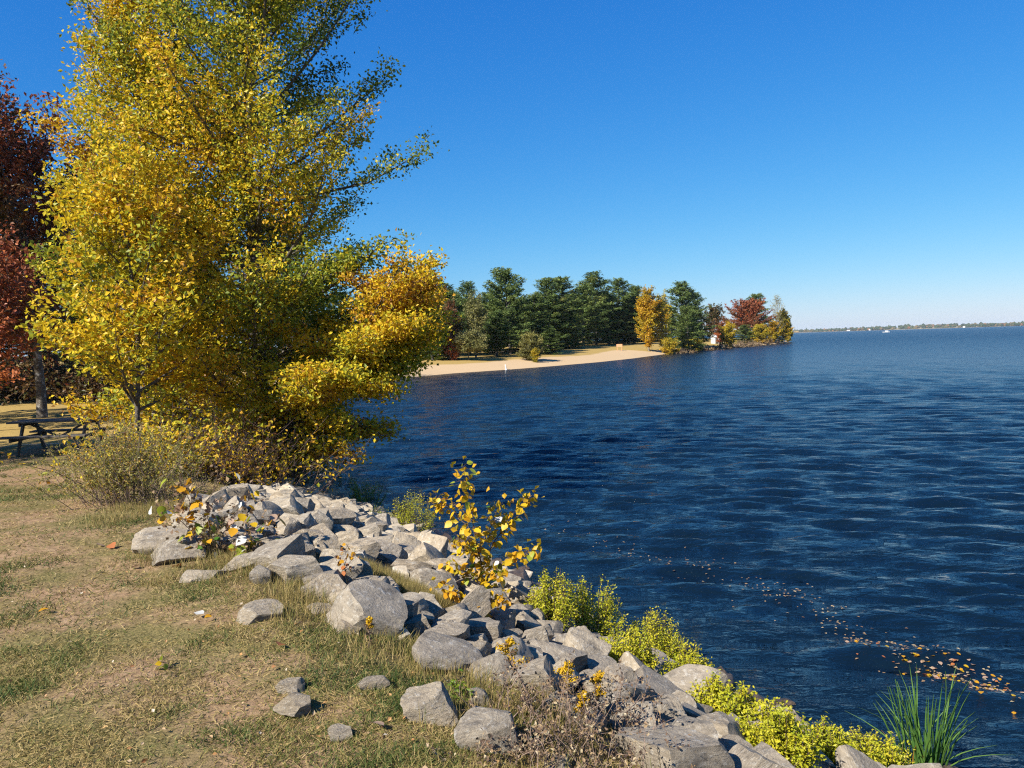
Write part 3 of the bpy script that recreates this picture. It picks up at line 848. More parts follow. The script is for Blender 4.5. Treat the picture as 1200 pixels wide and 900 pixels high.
# ------------------------------------------------------------------ pines and trees on the point
def pine_arrays(seed, h, wid, t0=.12, nwh=20, dens=1.25, needle=.43):
    rg = np.random.default_rng(seed)
    tr = trunk_line(h, (rg.normal() * .3, rg.normal() * .3), 8, .08, seed)
    T = Tubes(6); T.add(tr, h * .016, .03)
    LP, LH, LD = [], [], []
    for i in range(nwh):
        t = t0 + (1 - t0) * (i + rg.uniform(-.2, .2)) / nwh
        t = min(max(t, .03), .995)
        p = along(tr, t)
        rad = wid * np.interp(t, [0, .15, .35, .7, .9, 1], [.9, 1, 1, .82, .55, .2])
        nb = int(rg.integers(4, 7)); a0 = rg.uniform(0, 6)
        for j in range(nb):
            a = a0 + 6.283 * j / nb + rg.normal() * .25
            Lb = rad * rg.uniform(.62, 1.18)
            el = R(np.interp(t, [0, .5, 1], [-6, 14, 52]) + rg.normal() * 6)
            pts = bend(p, [math.cos(a) * math.cos(el), math.sin(a) * math.cos(el), math.sin(el)], Lb, 5, rg, (0, 0, .22), .06)
            T.add(pts, .035 + .03 * (1 - t), .012)
            nc = max(3, int(Lb * 3.2 * dens))
            hb = rg.normal(.45, .16)
            for c in range(nc):
                u = .3 + .72 * (c + rg.random()) / nc
                q = along(pts, min(u, 1)); w = (.20 + .38 * (1 - abs(u - .6))) * min(1, Lb * .5)
                m = int(9 * dens) + 2
                off = rg.normal(size=(m, 3)) * [w * .62, w * .62, .13]
                LP.append(q + off + [0, 0, .06]); LH.append(np.clip(hb + off[:, 2] * .5 + rg.normal(size=m) * .13, 0, 1))  # needles lighter towards clump top: lit tops and dark gaps put into the colour
                dd = np.array([math.cos(a), math.sin(a), .45]); LD.append(np.tile(dd, (m, 1)) + off * 1.2)
    P = np.concatenate(LP); D = np.concatenate(LD); D /= np.linalg.norm(D, axis=1, keepdims=True)
    return T, leaves(P, needle, np.concatenate(LH), rg, .7, .38, D, .05)

PV = []
for k, (h, w, t0) in enumerate([(15, 3.9, .07), (16, 3.3, .09), (14.5, 4.3, .10), (15.5, 3.6, .05), (16, 4.0, .14), (15, 3.0, .03)]):
    T, L = pine_arrays(200 + k, h, w, t0)
    mt = T.mesh('pine_trunk'); mc = np_mesh('pine_crown', *L)
    mt.materials.append(MAT['bark']); mc.materials.append(MAT['pine_needle'])
    PV.append((h, w, mt, mc))
PINE_L = 'tall dark green pine in the grove behind the sandy beach'
def pine(x, y, h, wid, k, label=PINE_L, group='pines behind the beach', name='pine_tree', rz=0.0):
    H0, W0, mt, mc = PV[k % len(PV)]
    e = empty(name, base_at(x, y, .1), rz, (wid / W0, wid / W0, h / H0)); tag(e, label, 'tree', group)
    obj('trunk', mt, None, e); tag(obj('crown', mc, None, e), kind='stuff')
    return e
def up_h(px, top, d):
    """height above ground of something at depth d whose top shows at pixel (px, top)"""
    p = at(px, top, d)
    return p, p.z - gz(p.x, d)
pk = 0
for (px, top, w, d) in [(518, 334, 54, 118), (548, 330, 40, 126), (595, 319, 66, 126), (572, 343, 44, 132), (640, 328, 56, 148), (662, 325, 54, 162), (697, 321, 56, 184),
                        (722, 327, 48, 194), (742, 338, 40, 200), (624, 346, 54, 136), (682, 338, 54, 174), (655, 350, 50, 152), (611, 352, 44, 137), (712, 342, 46, 190),
                        (532, 345, 46, 136), (560, 350, 44, 140), (585, 352, 44, 138), (735, 348, 42, 198), (500, 340, 50, 122), (480, 338, 54, 118), (455, 345, 56, 112), (430, 340, 56, 112)]:
    p, h = up_h(px, top, d)
    pine(p.x, d, h, w * d / FPX / 2, pk, rz=pk * 1.7); pk += 1
for (px, top, w, d) in [(550, 352, 60, 168), (590, 350, 60, 165), (630, 348, 60, 175), (668, 346, 60, 200), (705, 344, 60, 214), (745, 348, 50, 220), (510, 350, 70, 160), (775, 352, 50, 224), (610, 356, 60, 185), (650, 356, 60, 190), (690, 356, 60, 215), (730, 358, 60, 228)]:
    p, h = up_h(px, top, d)
    pine(p.x, d, h, w * d / FPX / 2, pk, 'pine deep inside the grove behind the front row of pines', 'pines deep in the grove', rz=pk * 1.3); pk += 1
for px, top, w, d, lb in [(580, 366, 52, 117, 'low spreading pine over the dark picnic tables behind the beach'),
                          (512, 372, 46, 107, 'low bright green pine beside the weeping willow'),
                          (797, 332, 50, 172, 'tall pine right behind the golden yellow poplar on the point'),
                          (815, 343, 40, 184, 'pine beside the brown oak on the point'),
                          (806, 361, 36, 160, 'short conical evergreen beside the golden yellow poplar'),
                          (885, 345, 36, 258, 'lone pine rising above the wine-red oak on the point'),
                          (872, 381, 26, 214, 'small bushy evergreen in front of the wine-red oak'),
                          (642, 384, 30, 126, 'low evergreen bough tree beside the round bush on the sand')]:
    p, h = up_h(px, top, d)
    pine(p.x, d, h, w * d / FPX / 2, pk, lb, None, rz=pk * .9); pk += 1

for px, top, w, d in [(-40, 330, 110, 80), (30, 340, 100, 84), (95, 335, 100, 78), (150, 330, 100, 86), (215, 335, 100, 90), (285, 335, 90, 94), (350, 340, 80, 100), (400, 342, 70, 104), (-110, 330, 110, 76)]:
    p, h = up_h(px, top, d)
    pine(p.x, d, h, w * d / FPX / 2, pk, 'dark pine closing off the wood beyond the lawn', 'pines in the wood beyond the lawn', rz=pk * 2.1); pk += 1
def far_tree(seed, px, top, w, d, label, leafm, hue0, lsize=.34, dens=13, name='oak_tree', nl=26, r0=.16, t0=.2, up=(0, 74), shape=(.85, 1, .8, .3), hvar=.1, lvar=.1, curve=.15, spread=.26, nsub=8, hang=0, bark='bark', cat='tree', group=None, sublen=.36, round_=True):
    p, h = up_h(px, top, d)
    wid = w * d / FPX / 2; nl = int(nl * 1.7); dens = dens * 1.45
    T, L = broadleaf(seed, trunk_line(h * (.74 if round_ else .93), seed=seed), min(r0, h * .02), nl, lambda t, a: wid * np.interp(t, [.15, .45, .75, 1], shape), t0, up, nsub, sublen, dens, spread, lsize,
                     hue=lambda q, t: hue0 + .12 * math.sin(q[2] * .9 + seed), hvar=hvar, lvar=lvar, curve=curve, tipr=.012, hang=hang, env=(h * (.5 + t0 * .5), wid, h * (.52 - t0 * .5)) if round_ else None, lite=True)
    return tree_obj(name, label, cat, base_at(p.x, d, .1), T, L, leafm, bark, group)
far_tree(301, 503, 316, 52, 103, 'orange-brown oak at the bay beside the sandy beach', 'poplar_leaf', .84, .26, 20, shape=(.9, 1, .8, .35))
far_tree(302, 528, 352, 30, 110, 'russet small oak in front of the beach pines', 'oak_leaf', .40, .24, 20)
far_tree(303, 532, 389, 20, 105, 'low rust-red bush near the weeping willow', 'oak_leaf', .75, .2, 26, name='red_bush', nl=16, t0=.05, cat='bush')
far_tree(304, 548, 386, 32, 105, 'small weeping willow with pale drooping foliage at the sand', 'willow_leaf', .6, .2, 40, name='willow_tree', nl=22, up=(35, 60), curve=-.9, hang=1.2, t0=.3, sublen=.6)
far_tree(305, 555, 342, 26, 112, 'pale yellow-green willow standing before the pines', 'willow_leaf', .45, .26, 18, name='willow_tree', curve=-.3, hang=.5)
far_tree(306, 620, 390, 32, 109, 'round olive bush standing on the sand of the beach', 'olive_leaf', .3, .22, 46, name='beach_bush', nl=30, t0=.03, up=(10, 70), shape=(1, .95, .7, .2), cat='bush')
far_tree(307, 627, 407, 10, 106.5, 'small yellow bush at the foot of the round olive bush', 'yellow_leaf', .3, .14, 50, name='yellow_bush', nl=10, t0=.03, cat='bush', spread=.15)
far_tree(308, 759, 336, 30, 150, 'golden yellow poplar with pale stems at the end of the beach', 'yellow_leaf', .6, .32, 16, name='poplar_tree', nl=40, t0=.1, shape=(.85, 1, .75, .3), bark='pale_bark')
far_tree(309, 776, 338, 26, 152, 'thin yellow-green poplar beside the golden yellow poplar', 'yellow_leaf', .42, .32, 9, name='poplar_tree', nl=30, t0=.15, shape=(.85, 1, .75, .3), bark='pale_bark')
far_tree(310, 784, 396, 26, 147, 'scrubby yellow bush under the two yellow poplars', 'yellow_leaf', .45, .24, 22, name='yellow_bush', nl=18, t0=.03, cat='bush')
far_tree(311, 813, 396, 24, 168, 'bright yellow low bush on the shore of the point', 'yellow_leaf', .3, .26, 34, name='yellow_bush', nl=20, t0=.03, cat='bush')
far_tree(312, 835, 357, 36, 222, 'brown leafed oak between the pines and the wine-red oak', 'oak_leaf', .22, .42, 11, shape=(1, 1, .8, .3), t0=.12)
far_tree(313, 876, 352, 66, 246, 'broad wine-red oak on the point', 'oak_leaf', .66, .46, 11, nl=38, shape=(.9, 1, .9, .5), t0=.2, hvar=.08)
far_tree(314, 845, 377, 16, 196, 'small crimson tree beside the white shed', 'oak_leaf', .85, .34, 22, nl=14, t0=.1)
far_tree(315, 853, 377, 22, 192, 'yellow small tree in front of the wine-red oak', 'yellow_leaf', .45, .34, 18, name='poplar_tree', nl=22, t0=.08)
far_tree(316, 891, 380, 26, 232, 'low yellow tree at the shore below the lone pine', 'yellow_leaf', .4, .38, 18, name='poplar_tree', nl=22, t0=.06)
far_tree(317, 905, 376, 22, 244, 'yellow sapling beside the low yellow tree on the point', 'yellow_leaf', .5, .38, 18, name='poplar_tree', nl=20, t0=.06)
far_tree(318, 917, 362, 24, 262, 'pale yellow tree at the very tip of the point', 'yellow_leaf', .35, .42, 13, name='poplar_tree', nl=30, t0=.06)
far_tree(319, 911, 349, 18, 258, 'nearly bare pale tree near the tip of the point', 'willow_leaf', .95, .3, 2, name='bare_tree', nl=22, up=(40, 70), bark='pale_bark', round_=False)
far_tree(320, 923, 376, 12, 276, 'small pale yellow bush last on the tip of the point', 'yellow_leaf', .25, .4, 20, name='yellow_bush', nl=16, t0=.05, cat='bush')
for k, (px, d, hb) in enumerate([(795, 153, 1.6), (825, 172, 1.5), (833, 176, 1.2), (842, 186, 1.8), (862, 199, 1.6), (870, 205, 2.0), (880, 212, 1.7), (897, 232, 2.2), (910, 246, 2.2), (803, 158, 1.2), (886, 222, 1.5), (857, 194, 1.4)]):
    x = at(px, 400, d).x
    bramble(330 + k, base_at(x, d), 4.5, 3, hb, 26, 700, 'dry_leaf', .55, .25, .28, 'dry brownish scrub bush on the rocky shore of the point', name='shore_bush', group='scrub on the shore of the point', rad=.02)

# ------------------------------------------------------------------ picnic tables
def picnic_table(loc, rz, label, group=None, scale=1):
    e = empty('picnic_table', loc, rz, scale); tag(e, label, 'picnic table', group)
    W = MAT['old_wood']; Lh = .95
    for k in range(5):
        box_obj('top_plank', e, W, (0, -.30 + .15 * k, .74 + .002 * (k % 2)), (Lh * 2, .142, .04))
    for s in (-1, 1):
        for k in range(2):
            box_obj('seat_plank', e, W, (0, s * (.60 + .145 * k), .44 + .002 * k), (Lh * 2, .138, .04))
        x = s * .68
        box_obj('seat_support', e, W, (x, 0, .378), (.04, 1.52, .085))
        box_obj('top_support', e, W, (x, 0, .681), (.04, .70, .075))
        for q in (-1, 1):
            box_obj('leg', e, W, (x + .045, q * .42, .345), (.042, .09, .78), (q * R(24), 0, 0))
        box_obj('brace', e, W, (s * .36, 0, .54), (.75, .06, .04), (0, s * R(-27), 0))
    return e
picnic_table(base_at(-10.45, 17.6, 0), R(4), 'dark weathered wooden picnic table in oak shade on the lawn')
for k, (px, py, lb) in enumerate([(556, 416, 'dark picnic table under the beach pines next to the weeping willow'), (582, 416, 'dark picnic table below the low spreading pine'), (598, 415, 'dark picnic table beside the round olive bush')]):
    p = hit(px, py)
    picnic_table((p.x, p.y, gz(p.x, p.y)), R(8 * k - 8), lb, scale=1.25)

# ------------------------------------------------------------------ small things on the far beach, boat, cottages
def post(px, py, h, label):
    p = hit(px, py)
    e = empty('marker_post', (p.x, p.y, gz(p.x, p.y) - .08)); tag(e, label, 'post')
    T = Tubes(10); T.add([(0, 0, 0), (-.02, 0, h * .5), (-.06, 0, h)], .09, .075); obj('pole', T.mesh('pole'), MAT['white_paint'], e)
    T = Tubes(10); T.add([(0, 0, 0), (0, 0, .08), (0, 0, .2)], .17, .12); obj('footing', T.mesh('footing'), MAT['white_paint'], e)
    T = Tubes(10); T.add([(-.06, 0, h - .01), (-.062, 0, h + .03), (-.064, 0, h + .06)], .11, .05); obj('cap', T.mesh('cap'), MAT['white_paint'], e)
post(593, 433, .62, 'short white marker post at the water edge of the sandy beach')
p = hit(726, 411)
e = empty('notice_board', (p.x, p.y, gz(p.x, p.y)), R(-10)); tag(e, 'small orange-tan notice board on two posts at the top of the sand', 'sign')
for s in (-1, 1): box_obj('post', e, MAT['orange_paint'], (s * .42, 0, .6), (.1, .1, 1.3))
box_obj('panel', e, MAT['orange_paint'], (0, -.08, .98), (1.1, .05, .55))
p, h = up_h(838, 385, 205)
e = empty('shed', base_at(p.x, 205, .02), R(12)); tag(e, 'tiny white shed on the grass behind the point', 'shed')
box_obj('wall', e, MAT['white_paint'], (0, 0, .85), (1.7, 1.7, 1.75), bev=.02)
bm = bmesh.new()
vs = [bm.verts.new(c) for c in [(-1, -1, 0), (1, -1, 0), (1, 1, 0), (-1, 1, 0), (-1, 0, .6), (1, 0, .6)]]
for f in [(0, 1, 2, 3)[::-1], (0, 1, 5, 4), (2, 3, 4, 5), (1, 2, 5), (3, 0, 4)]: bm.faces.new([vs[i] for i in f])
rme = bpy.data.meshes.new('roof'); bm.to_mesh(rme); bm.free()
ro = obj('roof', rme, MAT['white_paint'], e); ro.location = (0, 0, 1.735)
box_obj('door', e, MAT['old_wood'], (0, -.87, .75), (.8, .05, 1.5))

def boat(px, d, length, label):
    p = at(px, 400, d); e = empty('motor_boat', (p.x, d, 0), R(6)); tag(e, label, 'boat')
    bm = bmesh.new(); k = length / 2
    ring = [(-k, -.9), (k * .35, -1.05), (k * .8, -.6), (k, 0), (k * .8, .6), (k * .35, 1.05), (-k, .9)]
    lo = [bm.verts.new((x * .92, y * .7, -.3)) for x, y in ring]; hi = [bm.verts.new((x, y, .85 + .35 * max(0, x / k))) for x, y in ring]
    n = len(ring)
    for i in range(n): bm.faces.new([lo[i], lo[(i + 1) % n], hi[(i + 1) % n], hi[i]])
    bm.faces.new(hi); bm.faces.new(lo[::-1])
    me = bpy.data.meshes.new('hull'); bm.to_mesh(me); bm.free(); obj('hull', me, MAT['white_paint'], e)
    c = box_obj('cabin', e, MAT['white_paint'], (.2, 0, 1.45), (length * .35, 1.5, 1.0), bev=.15)
    box_obj('windscreen', e, MAT['old_wood'], (.2 + length * .178, 0, 1.6), (.04, 1.25, .45), bev=.01)
boat(1039, 860, 9, 'tiny white motor boat out on the open lake')
for k, (px, d, w) in enumerate([(997, 3870, 13), (1022, 3700, 12), (1133, 3480, 12)]):
    u = np.linspace(0, 1, 800); q = fs_pt(u); i = int(np.argmin(np.abs(600 + FPX * q[:, 0] / q[:, 1] - px)))
    x, y = q[i]; 
    e = empty('cottage', (x, y + 14, 1.0), R(20 * k)); tag(e, 'tiny pale lakeside cottage on the far shore', 'cottage', 'cottages on the far shore')
    box_obj('wall', e, MAT['white_paint'], (0, 0, 2.5), (w, 9, 5.5), bev=.05)
    o = obj('roof', rme.copy(), None, e); o.data.materials.clear(); o.data.materials.append(MAT['old_wood']); o.scale = (w * .54, 5.2, 5); o.location = (0, 0, 5.24)

# ------------------------------------------------------------------ shrubs along the waterline
def shrub(seed, px, py, w, h, label, group=None, hue0=.55, mat='shrub_leaf', ls=.026, nst=90, name='waterside_shrub', nleaf=3200):
    rg = np.random.default_rng(seed)
    c = hit(px, py); d = c.y
    Wm = w * d / FPX * 1.18; Hm = h * d / FPX * 1.15
    cy = c.y + Wm * .2
    e = empty(name, (c.x, cy, max(.02, gz(c.x, cy)))); tag(e, label, 'shrub', group)
    T = Tubes(4); LP, LH = [], []
    for i in range(nst):
        a = rg.uniform(0, 6.283); rr0 = math.sqrt(rg.random()); x, y = rr0 * math.cos(a), rr0 * math.sin(a)
        p = np.array([x * Wm * .25, y * Wm * .22, gz(c.x + x * Wm * .25, cy + y * Wm * .22) - e.location.z - .03])
        top = np.array([x * Wm * .5, y * Wm * .42, Hm * math.sqrt(max(.12, 1 - rr0 ** 2 * .8)) * rg.uniform(.6, 1.22)])
        dirn = top - p; Ls = np.linalg.norm(dirn)
        pts = bend(p, dirn + [0, 0, -.1], Ls, 5, rg, (0, 0, .35), .05)
        T.add(pts, .004, .0015)
        m = int(nleaf * 1.5) // nst; t = rg.beta(2.2, 1.1, m)
        LP.append(along(pts, t) + rg.normal(size=(m, 3)) * .028 * (1.3 - .7 * t)[:, None]); hs = hue0 + rg.normal() * .14
        LH.append(np.clip(hs + (t - .6) * .3 + rg.normal(size=m) * .12, 0, 1))
    obj('stems', T.mesh('stems'), MAT['twig'], e)
    P = np.concatenate(LP)
    tag(obj('foliage', np_mesh('foliage', *leaves(P, ls, np.concatenate(LH), rg, .55, .5)), MAT[mat], e), kind='stuff')
SL, SG = 'bright yellow-green bushy shrub growing between the bank stones and the water', 'yellow-green shrubs along the waterline'
SHRUB_LABELS = ['small dome-shaped yellow shrub at the water beside the dull green weed clump', 'upright feathery green shrub at the water behind the bank stones',
    'bright yellow shrub directly beside the pale triangular stone', 'greener shrub joined to the bright yellow one by the pale triangular stone',
    'yellow shrub on the stones behind the thin dried weeds', 'tall bushy yellow-green shrub directly behind the upright grey slab', 'yellow-green shrub on the lake side of the long ridged boulder',
    'wide low yellow-green shrub next to the pale yellowish boulder', 'largest yellow-green shrub, overlapping the massive smooth boulder', 'yellow-green shrub in the row between the largest shrub and the reeds',
    'middle yellow-green shrub of the low row next to the reeds', 'last yellow-green shrub of the row, touching the reed clump', 'small yellow-green shrub squeezed against the upright grey slab']
for k, (px, py, w, h, nlf) in enumerate(SHRUBS):
    shrub(500 + k, px, py, w, h, SHRUB_LABELS[k], SG, hue0=.64 - .05 * (k in (1, 3)), nleaf=nlf)
shrub(520, 398, 576, 40, 24, 'dull green weed clump on the stones at the far end of the bank', hue0=.1, nleaf=900, nst=50, name='weed_clump')
shrub(521, 443, 612, 24, 16, 'small light green weed between the two shrubs at the water', hue0=.3, nleaf=500, nst=30, name='weed_clump')
shrub(522, 462, 620, 24, 18, 'small brownish weed beside the upright waterside shrub', hue0=.6, mat='dry_leaf', nleaf=400, nst=30, name='weed_clump')
shrub(523, 545, 822, 28, 26, 'fresh green weed sprouting at the lawn edge by the pyramid-shaped stone', hue0=.0, nleaf=160, nst=16, ls=.03, name='weed_clump')
shrub(524, 237, 640, 26, 24, 'yellowish moss-like tuft between the grey slabs', hue0=.35, mat='olive_leaf', nleaf=600, nst=40, ls=.02, name='weed_clump')

# ------------------------------------------------------------------ seedlings whose single leaves can be told apart
def leaf_mesh(mat, seed):
    rg = np.random.default_rng(seed)
    o = [(0, 0), (.30, .16), (.42, .42), (.28, .72), (0, 1.0), (-.28, .72), (-.42, .42), (-.30, .16)]
    bm = bmesh.new()
    mid = [bm.verts.new((0, .1, .0)), bm.verts.new((0, .45, -.05)), bm.verts.new((0, .75, -.07))]
    vs = [bm.verts.new((x, y, .06 * (x != 0) - .18 * y * y + rg.normal() * .02)) for x, y in o]
    for f in [(0, 1, 'a'), (1, 2, 'b', 'a'), (2, 3, 'c', 'b'), (3, 4, 'c'), (4, 5, 'c'), (5, 6, 'b', 'c'), (6, 7, 'a', 'b'), (7, 0, 'a')]:
        bm.faces.new([vs[i] if isinstance(i, int) else mid['abc'.index(i)] for i in f])
    me = bpy.data.meshes.new('leaf'); bm.to_mesh(me); bm.free(); me.materials.append(MAT[mat])
    for p in me.polygons: p.use_smooth = True
    return me
LM = {k: [leaf_mesh(k, s) for s in (1, 2)] for k in ('leaf_yellow', 'leaf_gold', 'leaf_lime', 'leaf_green', 'leaf_white', 'leaf_rust', 'leaf_tan')}

def seedling(seed, name, label, base, stems, nleaf, lsize, mix, bark='twig', spread=.10, rad=.009, cat='sapling', top_mix=None, extra=0, emat='yellow_leaf', ehue=.55):
    """stems: list of point lists (local); leaves are parts of their own"""
    rg = np.random.default_rng(seed)
    e = empty(name, base); tag(e, label, cat)
    tot = 0; segs = []
    for si, st in enumerate(stems):
        st = np.array(st, float)
        k = 8; pts = np.array([along(st, t) for t in np.linspace(0, 1, k)]) + rg.normal(size=(k, 3)) * .01
        T = Tubes(5); T.add(pts, rad if si == 0 else rad * .65, rad * .25)
        obj('stem', T.mesh('stem'), MAT[bark], e)
        segs.append((pts, np.linalg.norm(np.diff(st, axis=0), axis=1).sum()))
    tot = sum(s[1] for s in segs)
    keys = [m[0] for m in mix]; pr = np.array([m[1] for m in mix]); pr = pr / pr.sum()
    TW = Tubes(4)
    for pts, ln in segs:
        n = int(nleaf * ln / tot)
        for i in range(n):
            t = rg.uniform(.12 if ln < tot * .5 else .25, 1.0)
            q = along(pts, t); off = rg.normal(size=3); off /= np.linalg.norm(off); off[2] = off[2] * .6 + .1
            tip = q + off * spread * rg.uniform(.3, 1.2)
            TW.add([q, (q + tip) / 2 + [0, 0, .008], tip], .0018, .001)
            key = keys[int(rg.choice(len(keys), p=pr))]
            if top_mix and t > .9 and rg.random() < .5: key = top_mix
            o = obj('leaf', LM[key][i % 2], None, e)
            o.location = tip; s = lsize * rg.uniform(.65, 1.2); o.scale = (s, s, s)
            az = math.atan2(off[1], off[0]) - math.pi / 2 + rg.normal() * .6
            o.rotation_euler = (R(-30) + rg.normal() * .55, rg.normal() * .55, az)
    if extra:
        EP = []
        for pts, ln in segs:
            n = int(extra * ln / tot); t = rg.uniform(.15, 1, n); EP.append(along(pts, t) + rg.normal(size=(n, 3)) * spread * .55)
        EP = np.concatenate(EP)
        tag(obj('small_leaves', np_mesh('small_leaves', *leaves(EP, lsize * (.8 if emat == 'yellow_leaf' else .5), np.clip(rg.normal(ehue, .13, len(EP)), 0, 1), rg, .3, .75)), MAT[emat], e), kind='stuff')
    obj('leaf_stalks', TW.mesh('leaf_stalks'), MAT[bark], e)['kind'] = 'stuff'
    return e

b = hit(566, 700)
d = b.y; K = d / FPX
def loc(px, py, dy=0.0):      # local offset of a photo point relative to the seedling's foot, dy metres nearer or farther
    q = at(px, py, d + dy); return (q.x - b.x, q.y - b.y, q.z - b.z)
seedling(601, 'poplar_sapling', 'tall yellow-leaved poplar sapling with white leaf backs growing out of the stones', (b.x, b.y, gz(b.x, b.y) - .03),
         [[(0, 0, 0), loc(563, 660), loc(556, 620, -.1), loc(548, 580, -.1), loc(542, 542, -.1)],
          [loc(564, 670), loc(580, 630, .1), loc(600, 600, .15), loc(622, 578, .2)],
          [loc(565, 680), loc(590, 655, -.15), loc(612, 648, -.2), loc(626, 640, -.2)],
          [loc(556, 625), loc(536, 600, .1), loc(520, 585, .15), loc(508, 580, .1)],
          [loc(560, 650), loc(545, 640, -.2), loc(532, 622, -.3)],
          [loc(560, 640), loc(578, 605, .2), loc(590, 585, .2)],
          [loc(565, 685), loc(548, 668, -.2), loc(522, 655, -.3)],
          [loc(566, 690), loc(575, 672, -.2), loc(590, 668, -.3)]],
         265, .078, [('leaf_yellow', .56), ('leaf_gold', .26), ('leaf_lime', .12), ('leaf_white', .03), ('leaf_green', .03)], spread=.10, top_mix='leaf_lime', extra=420)
b = hit(556, 724); d = b.y
seedling(602, 'poplar_seedling', 'low orange-yellow seedling sprawling over the stones below the tall sapling', (b.x, b.y, gz(b.x, b.y) - .03),
         [[(0, 0, 0), loc(545, 705), loc(530, 690, -.1), loc(512, 682, -.1)], [(0, 0, 0), loc(565, 708, -.1), loc(580, 700, -.1), loc(598, 696, 0)], [(0, 0, 0), loc(556, 710, -.1), loc(560, 698, 0)]],
         95, .06, [('leaf_gold', .6), ('leaf_yellow', .4)], spread=.07, rad=.006, extra=150, ehue=.7)
b = hit(252, 652); d = b.y
seedling(603, 'poplar_seedling', 'large-leaved seedling with yellow, green and white leaves at the head of the bank', (b.x, b.y, gz(b.x, b.y) - .03),
         [[(0, 0, 0), loc(245, 625), loc(240, 590), loc(262, 552)], [(0, 0, 0), loc(225, 625), loc(205, 598, -.1), loc(192, 578)], [(0, 0, 0), loc(262, 620), loc(285, 590, .1), loc(300, 572, .2)],
          [(0, 0, 0), loc(270, 640), loc(300, 640), loc(325, 640, -.1)], [(0, 0, 0), loc(280, 625), loc(306, 612), loc(316, 600)], [(0, 0, 0), loc(222, 600), loc(215, 560)]],
         130, .085, [('leaf_yellow', .22), ('leaf_gold', .26), ('leaf_lime', .2), ('leaf_green', .16), ('leaf_white', .10), ('leaf_tan', .2)], spread=.13, rad=.007, extra=420, emat='dry_leaf', ehue=.5)
b = hit(195, 784); d = b.y
seedling(604, 'poplar_seedling', 'tiny three-leaved green and yellow seedling alone in the lawn', (b.x, b.y, gz(b.x, b.y)),
         [[(0, 0, 0), loc(194, 777), loc(192, 770)], [(0, 0, 0), loc(199, 780), loc(203, 777)]], 6, .05, [('leaf_lime', .6), ('leaf_yellow', .4)], spread=.02, rad=.003)
b = hit(402, 690); d = b.y
seedling(605, 'reddish_seedling', 'thin reddish stem with a few orange leaves above the largest tilted boulder', (b.x, b.y, gz(b.x, b.y)),
         [[(0, 0, 0), loc(404, 668), loc(406, 650), loc(405, 638)], [loc(404, 668), loc(412, 655), loc(414, 648)], [loc(404, 665), loc(396, 655), loc(391, 652)]], 34, .038, [('leaf_gold', .7), ('leaf_rust', .3)], spread=.04, rad=.004)

# goldenrods
def goldenrod(seed, px, py, topx, topy, label, plume=.16):
    rg = np.random.default_rng(seed); b_ = hit(px, py); dd = b_.y
    e = empty('goldenrod', (b_.x, b_.y, gz(b_.x, b_.y))); tag(e, label, 'flower')
    tp = at(topx, topy, dd); top = np.array([tp.x - b_.x, 0, tp.z - b_.z])
    pts = np.array([[0, 0, -.02], top * .35 + [.01, 0, 0], top * .7, top * .92, top + [plume * .12, 0, 0]])
    T = Tubes(5); T.add(pts, .005, .002); obj('stem', T.mesh('stem'), MAT['dry_twig'], e)
    Q, LPd = [], []
    for j in range(12):
        u = 1 - plume / np.linalg.norm(top) * (j / 11) * 1.15; q = along(pts, max(.3, u))
        br = bend(q, [rg.normal(), rg.normal(), .7], plume * (.14 + .03 * j) * 1.0, 4, rg, (0, 0, -.5), .1)
        Q.append(along(br, rg.uniform(0, 1, 60)) + rg.normal(size=(60, 3)) * .006)
    Q = np.concatenate(Q)
    tag(obj('flower_plume', np_mesh('plume', *leaves(Q, .011, rg.random(len(Q)), rg, .3, .8)), MAT['goldenrod'], e), kind='stuff')
    n = 46; t = rg.uniform(.1, .8, n); P = along(pts, t) + rg.normal(size=(n, 3)) * .015
    tag(obj('foliage', np_mesh('foliage', *leaves(P, .04, rg.random(n) * .6, rg, .3, .25)), MAT['dry_leaf'], e), kind='stuff')
goldenrod(701, 628, 845, 592, 752, 'tall goldenrod bent over with a mustard yellow plume among the stones', .17)
goldenrod(702, 668, 850, 661, 779, 'upright goldenrod with dense yellow plume in the dried weeds', .14)
goldenrod(703, 700, 850, 700, 792, 'slender goldenrod with orange-yellow plume behind the dried weeds', .12)
goldenrod(704, 680, 860, 684, 815, 'low goldenrod whose yellow plume leans sideways in the dried weeds', .1)
goldenrod(705, 431, 760, 432, 726, 'small yellow goldenrod flower standing before the largest tilted boulder', .07)
bramble(41, base_at(*(lambda q: (q.x, q.y))(hit(672, 880)), 0), .75, .6, .40, 60, 1300, 'dry_leaf', .5, .25, .020, 'dried brown weeds massed over the stones around the goldenrods', name='dried_weeds', twig='dry_twig', rad=.0025, cat='weeds')
bramble(42, base_at(*(lambda q: (q.x, q.y))(hit(712, 850)), 0), .6, .5, .34, 44, 900, 'dry_leaf', .55, .25, .018, 'dried pinkish-brown weeds beside the massive smooth boulder', name='dried_weeds', twig='dry_twig', rad=.0025, cat='weeds')
bramble(43, base_at(*(lambda q: (q.x, q.y))(hit(640, 905)), 0), .6, .4, .28, 40, 800, 'dry_leaf', .6, .25, .018, 'low dried weeds mixed with grass at the near lawn edge', name='dried_weeds', twig='dry_twig', rad=.0025, cat='weeds')
bramble(44, base_at(*(lambda q: (q.x, q.y))(hit(708, 775)), 0), .5, .3, .26, 30, 420, 'dry_leaf', .6, .25, .018, 'thin dried weeds beside the yellow-green shrubs', name='dried_weeds', twig='dry_twig', rad=.0025, cat='weeds')

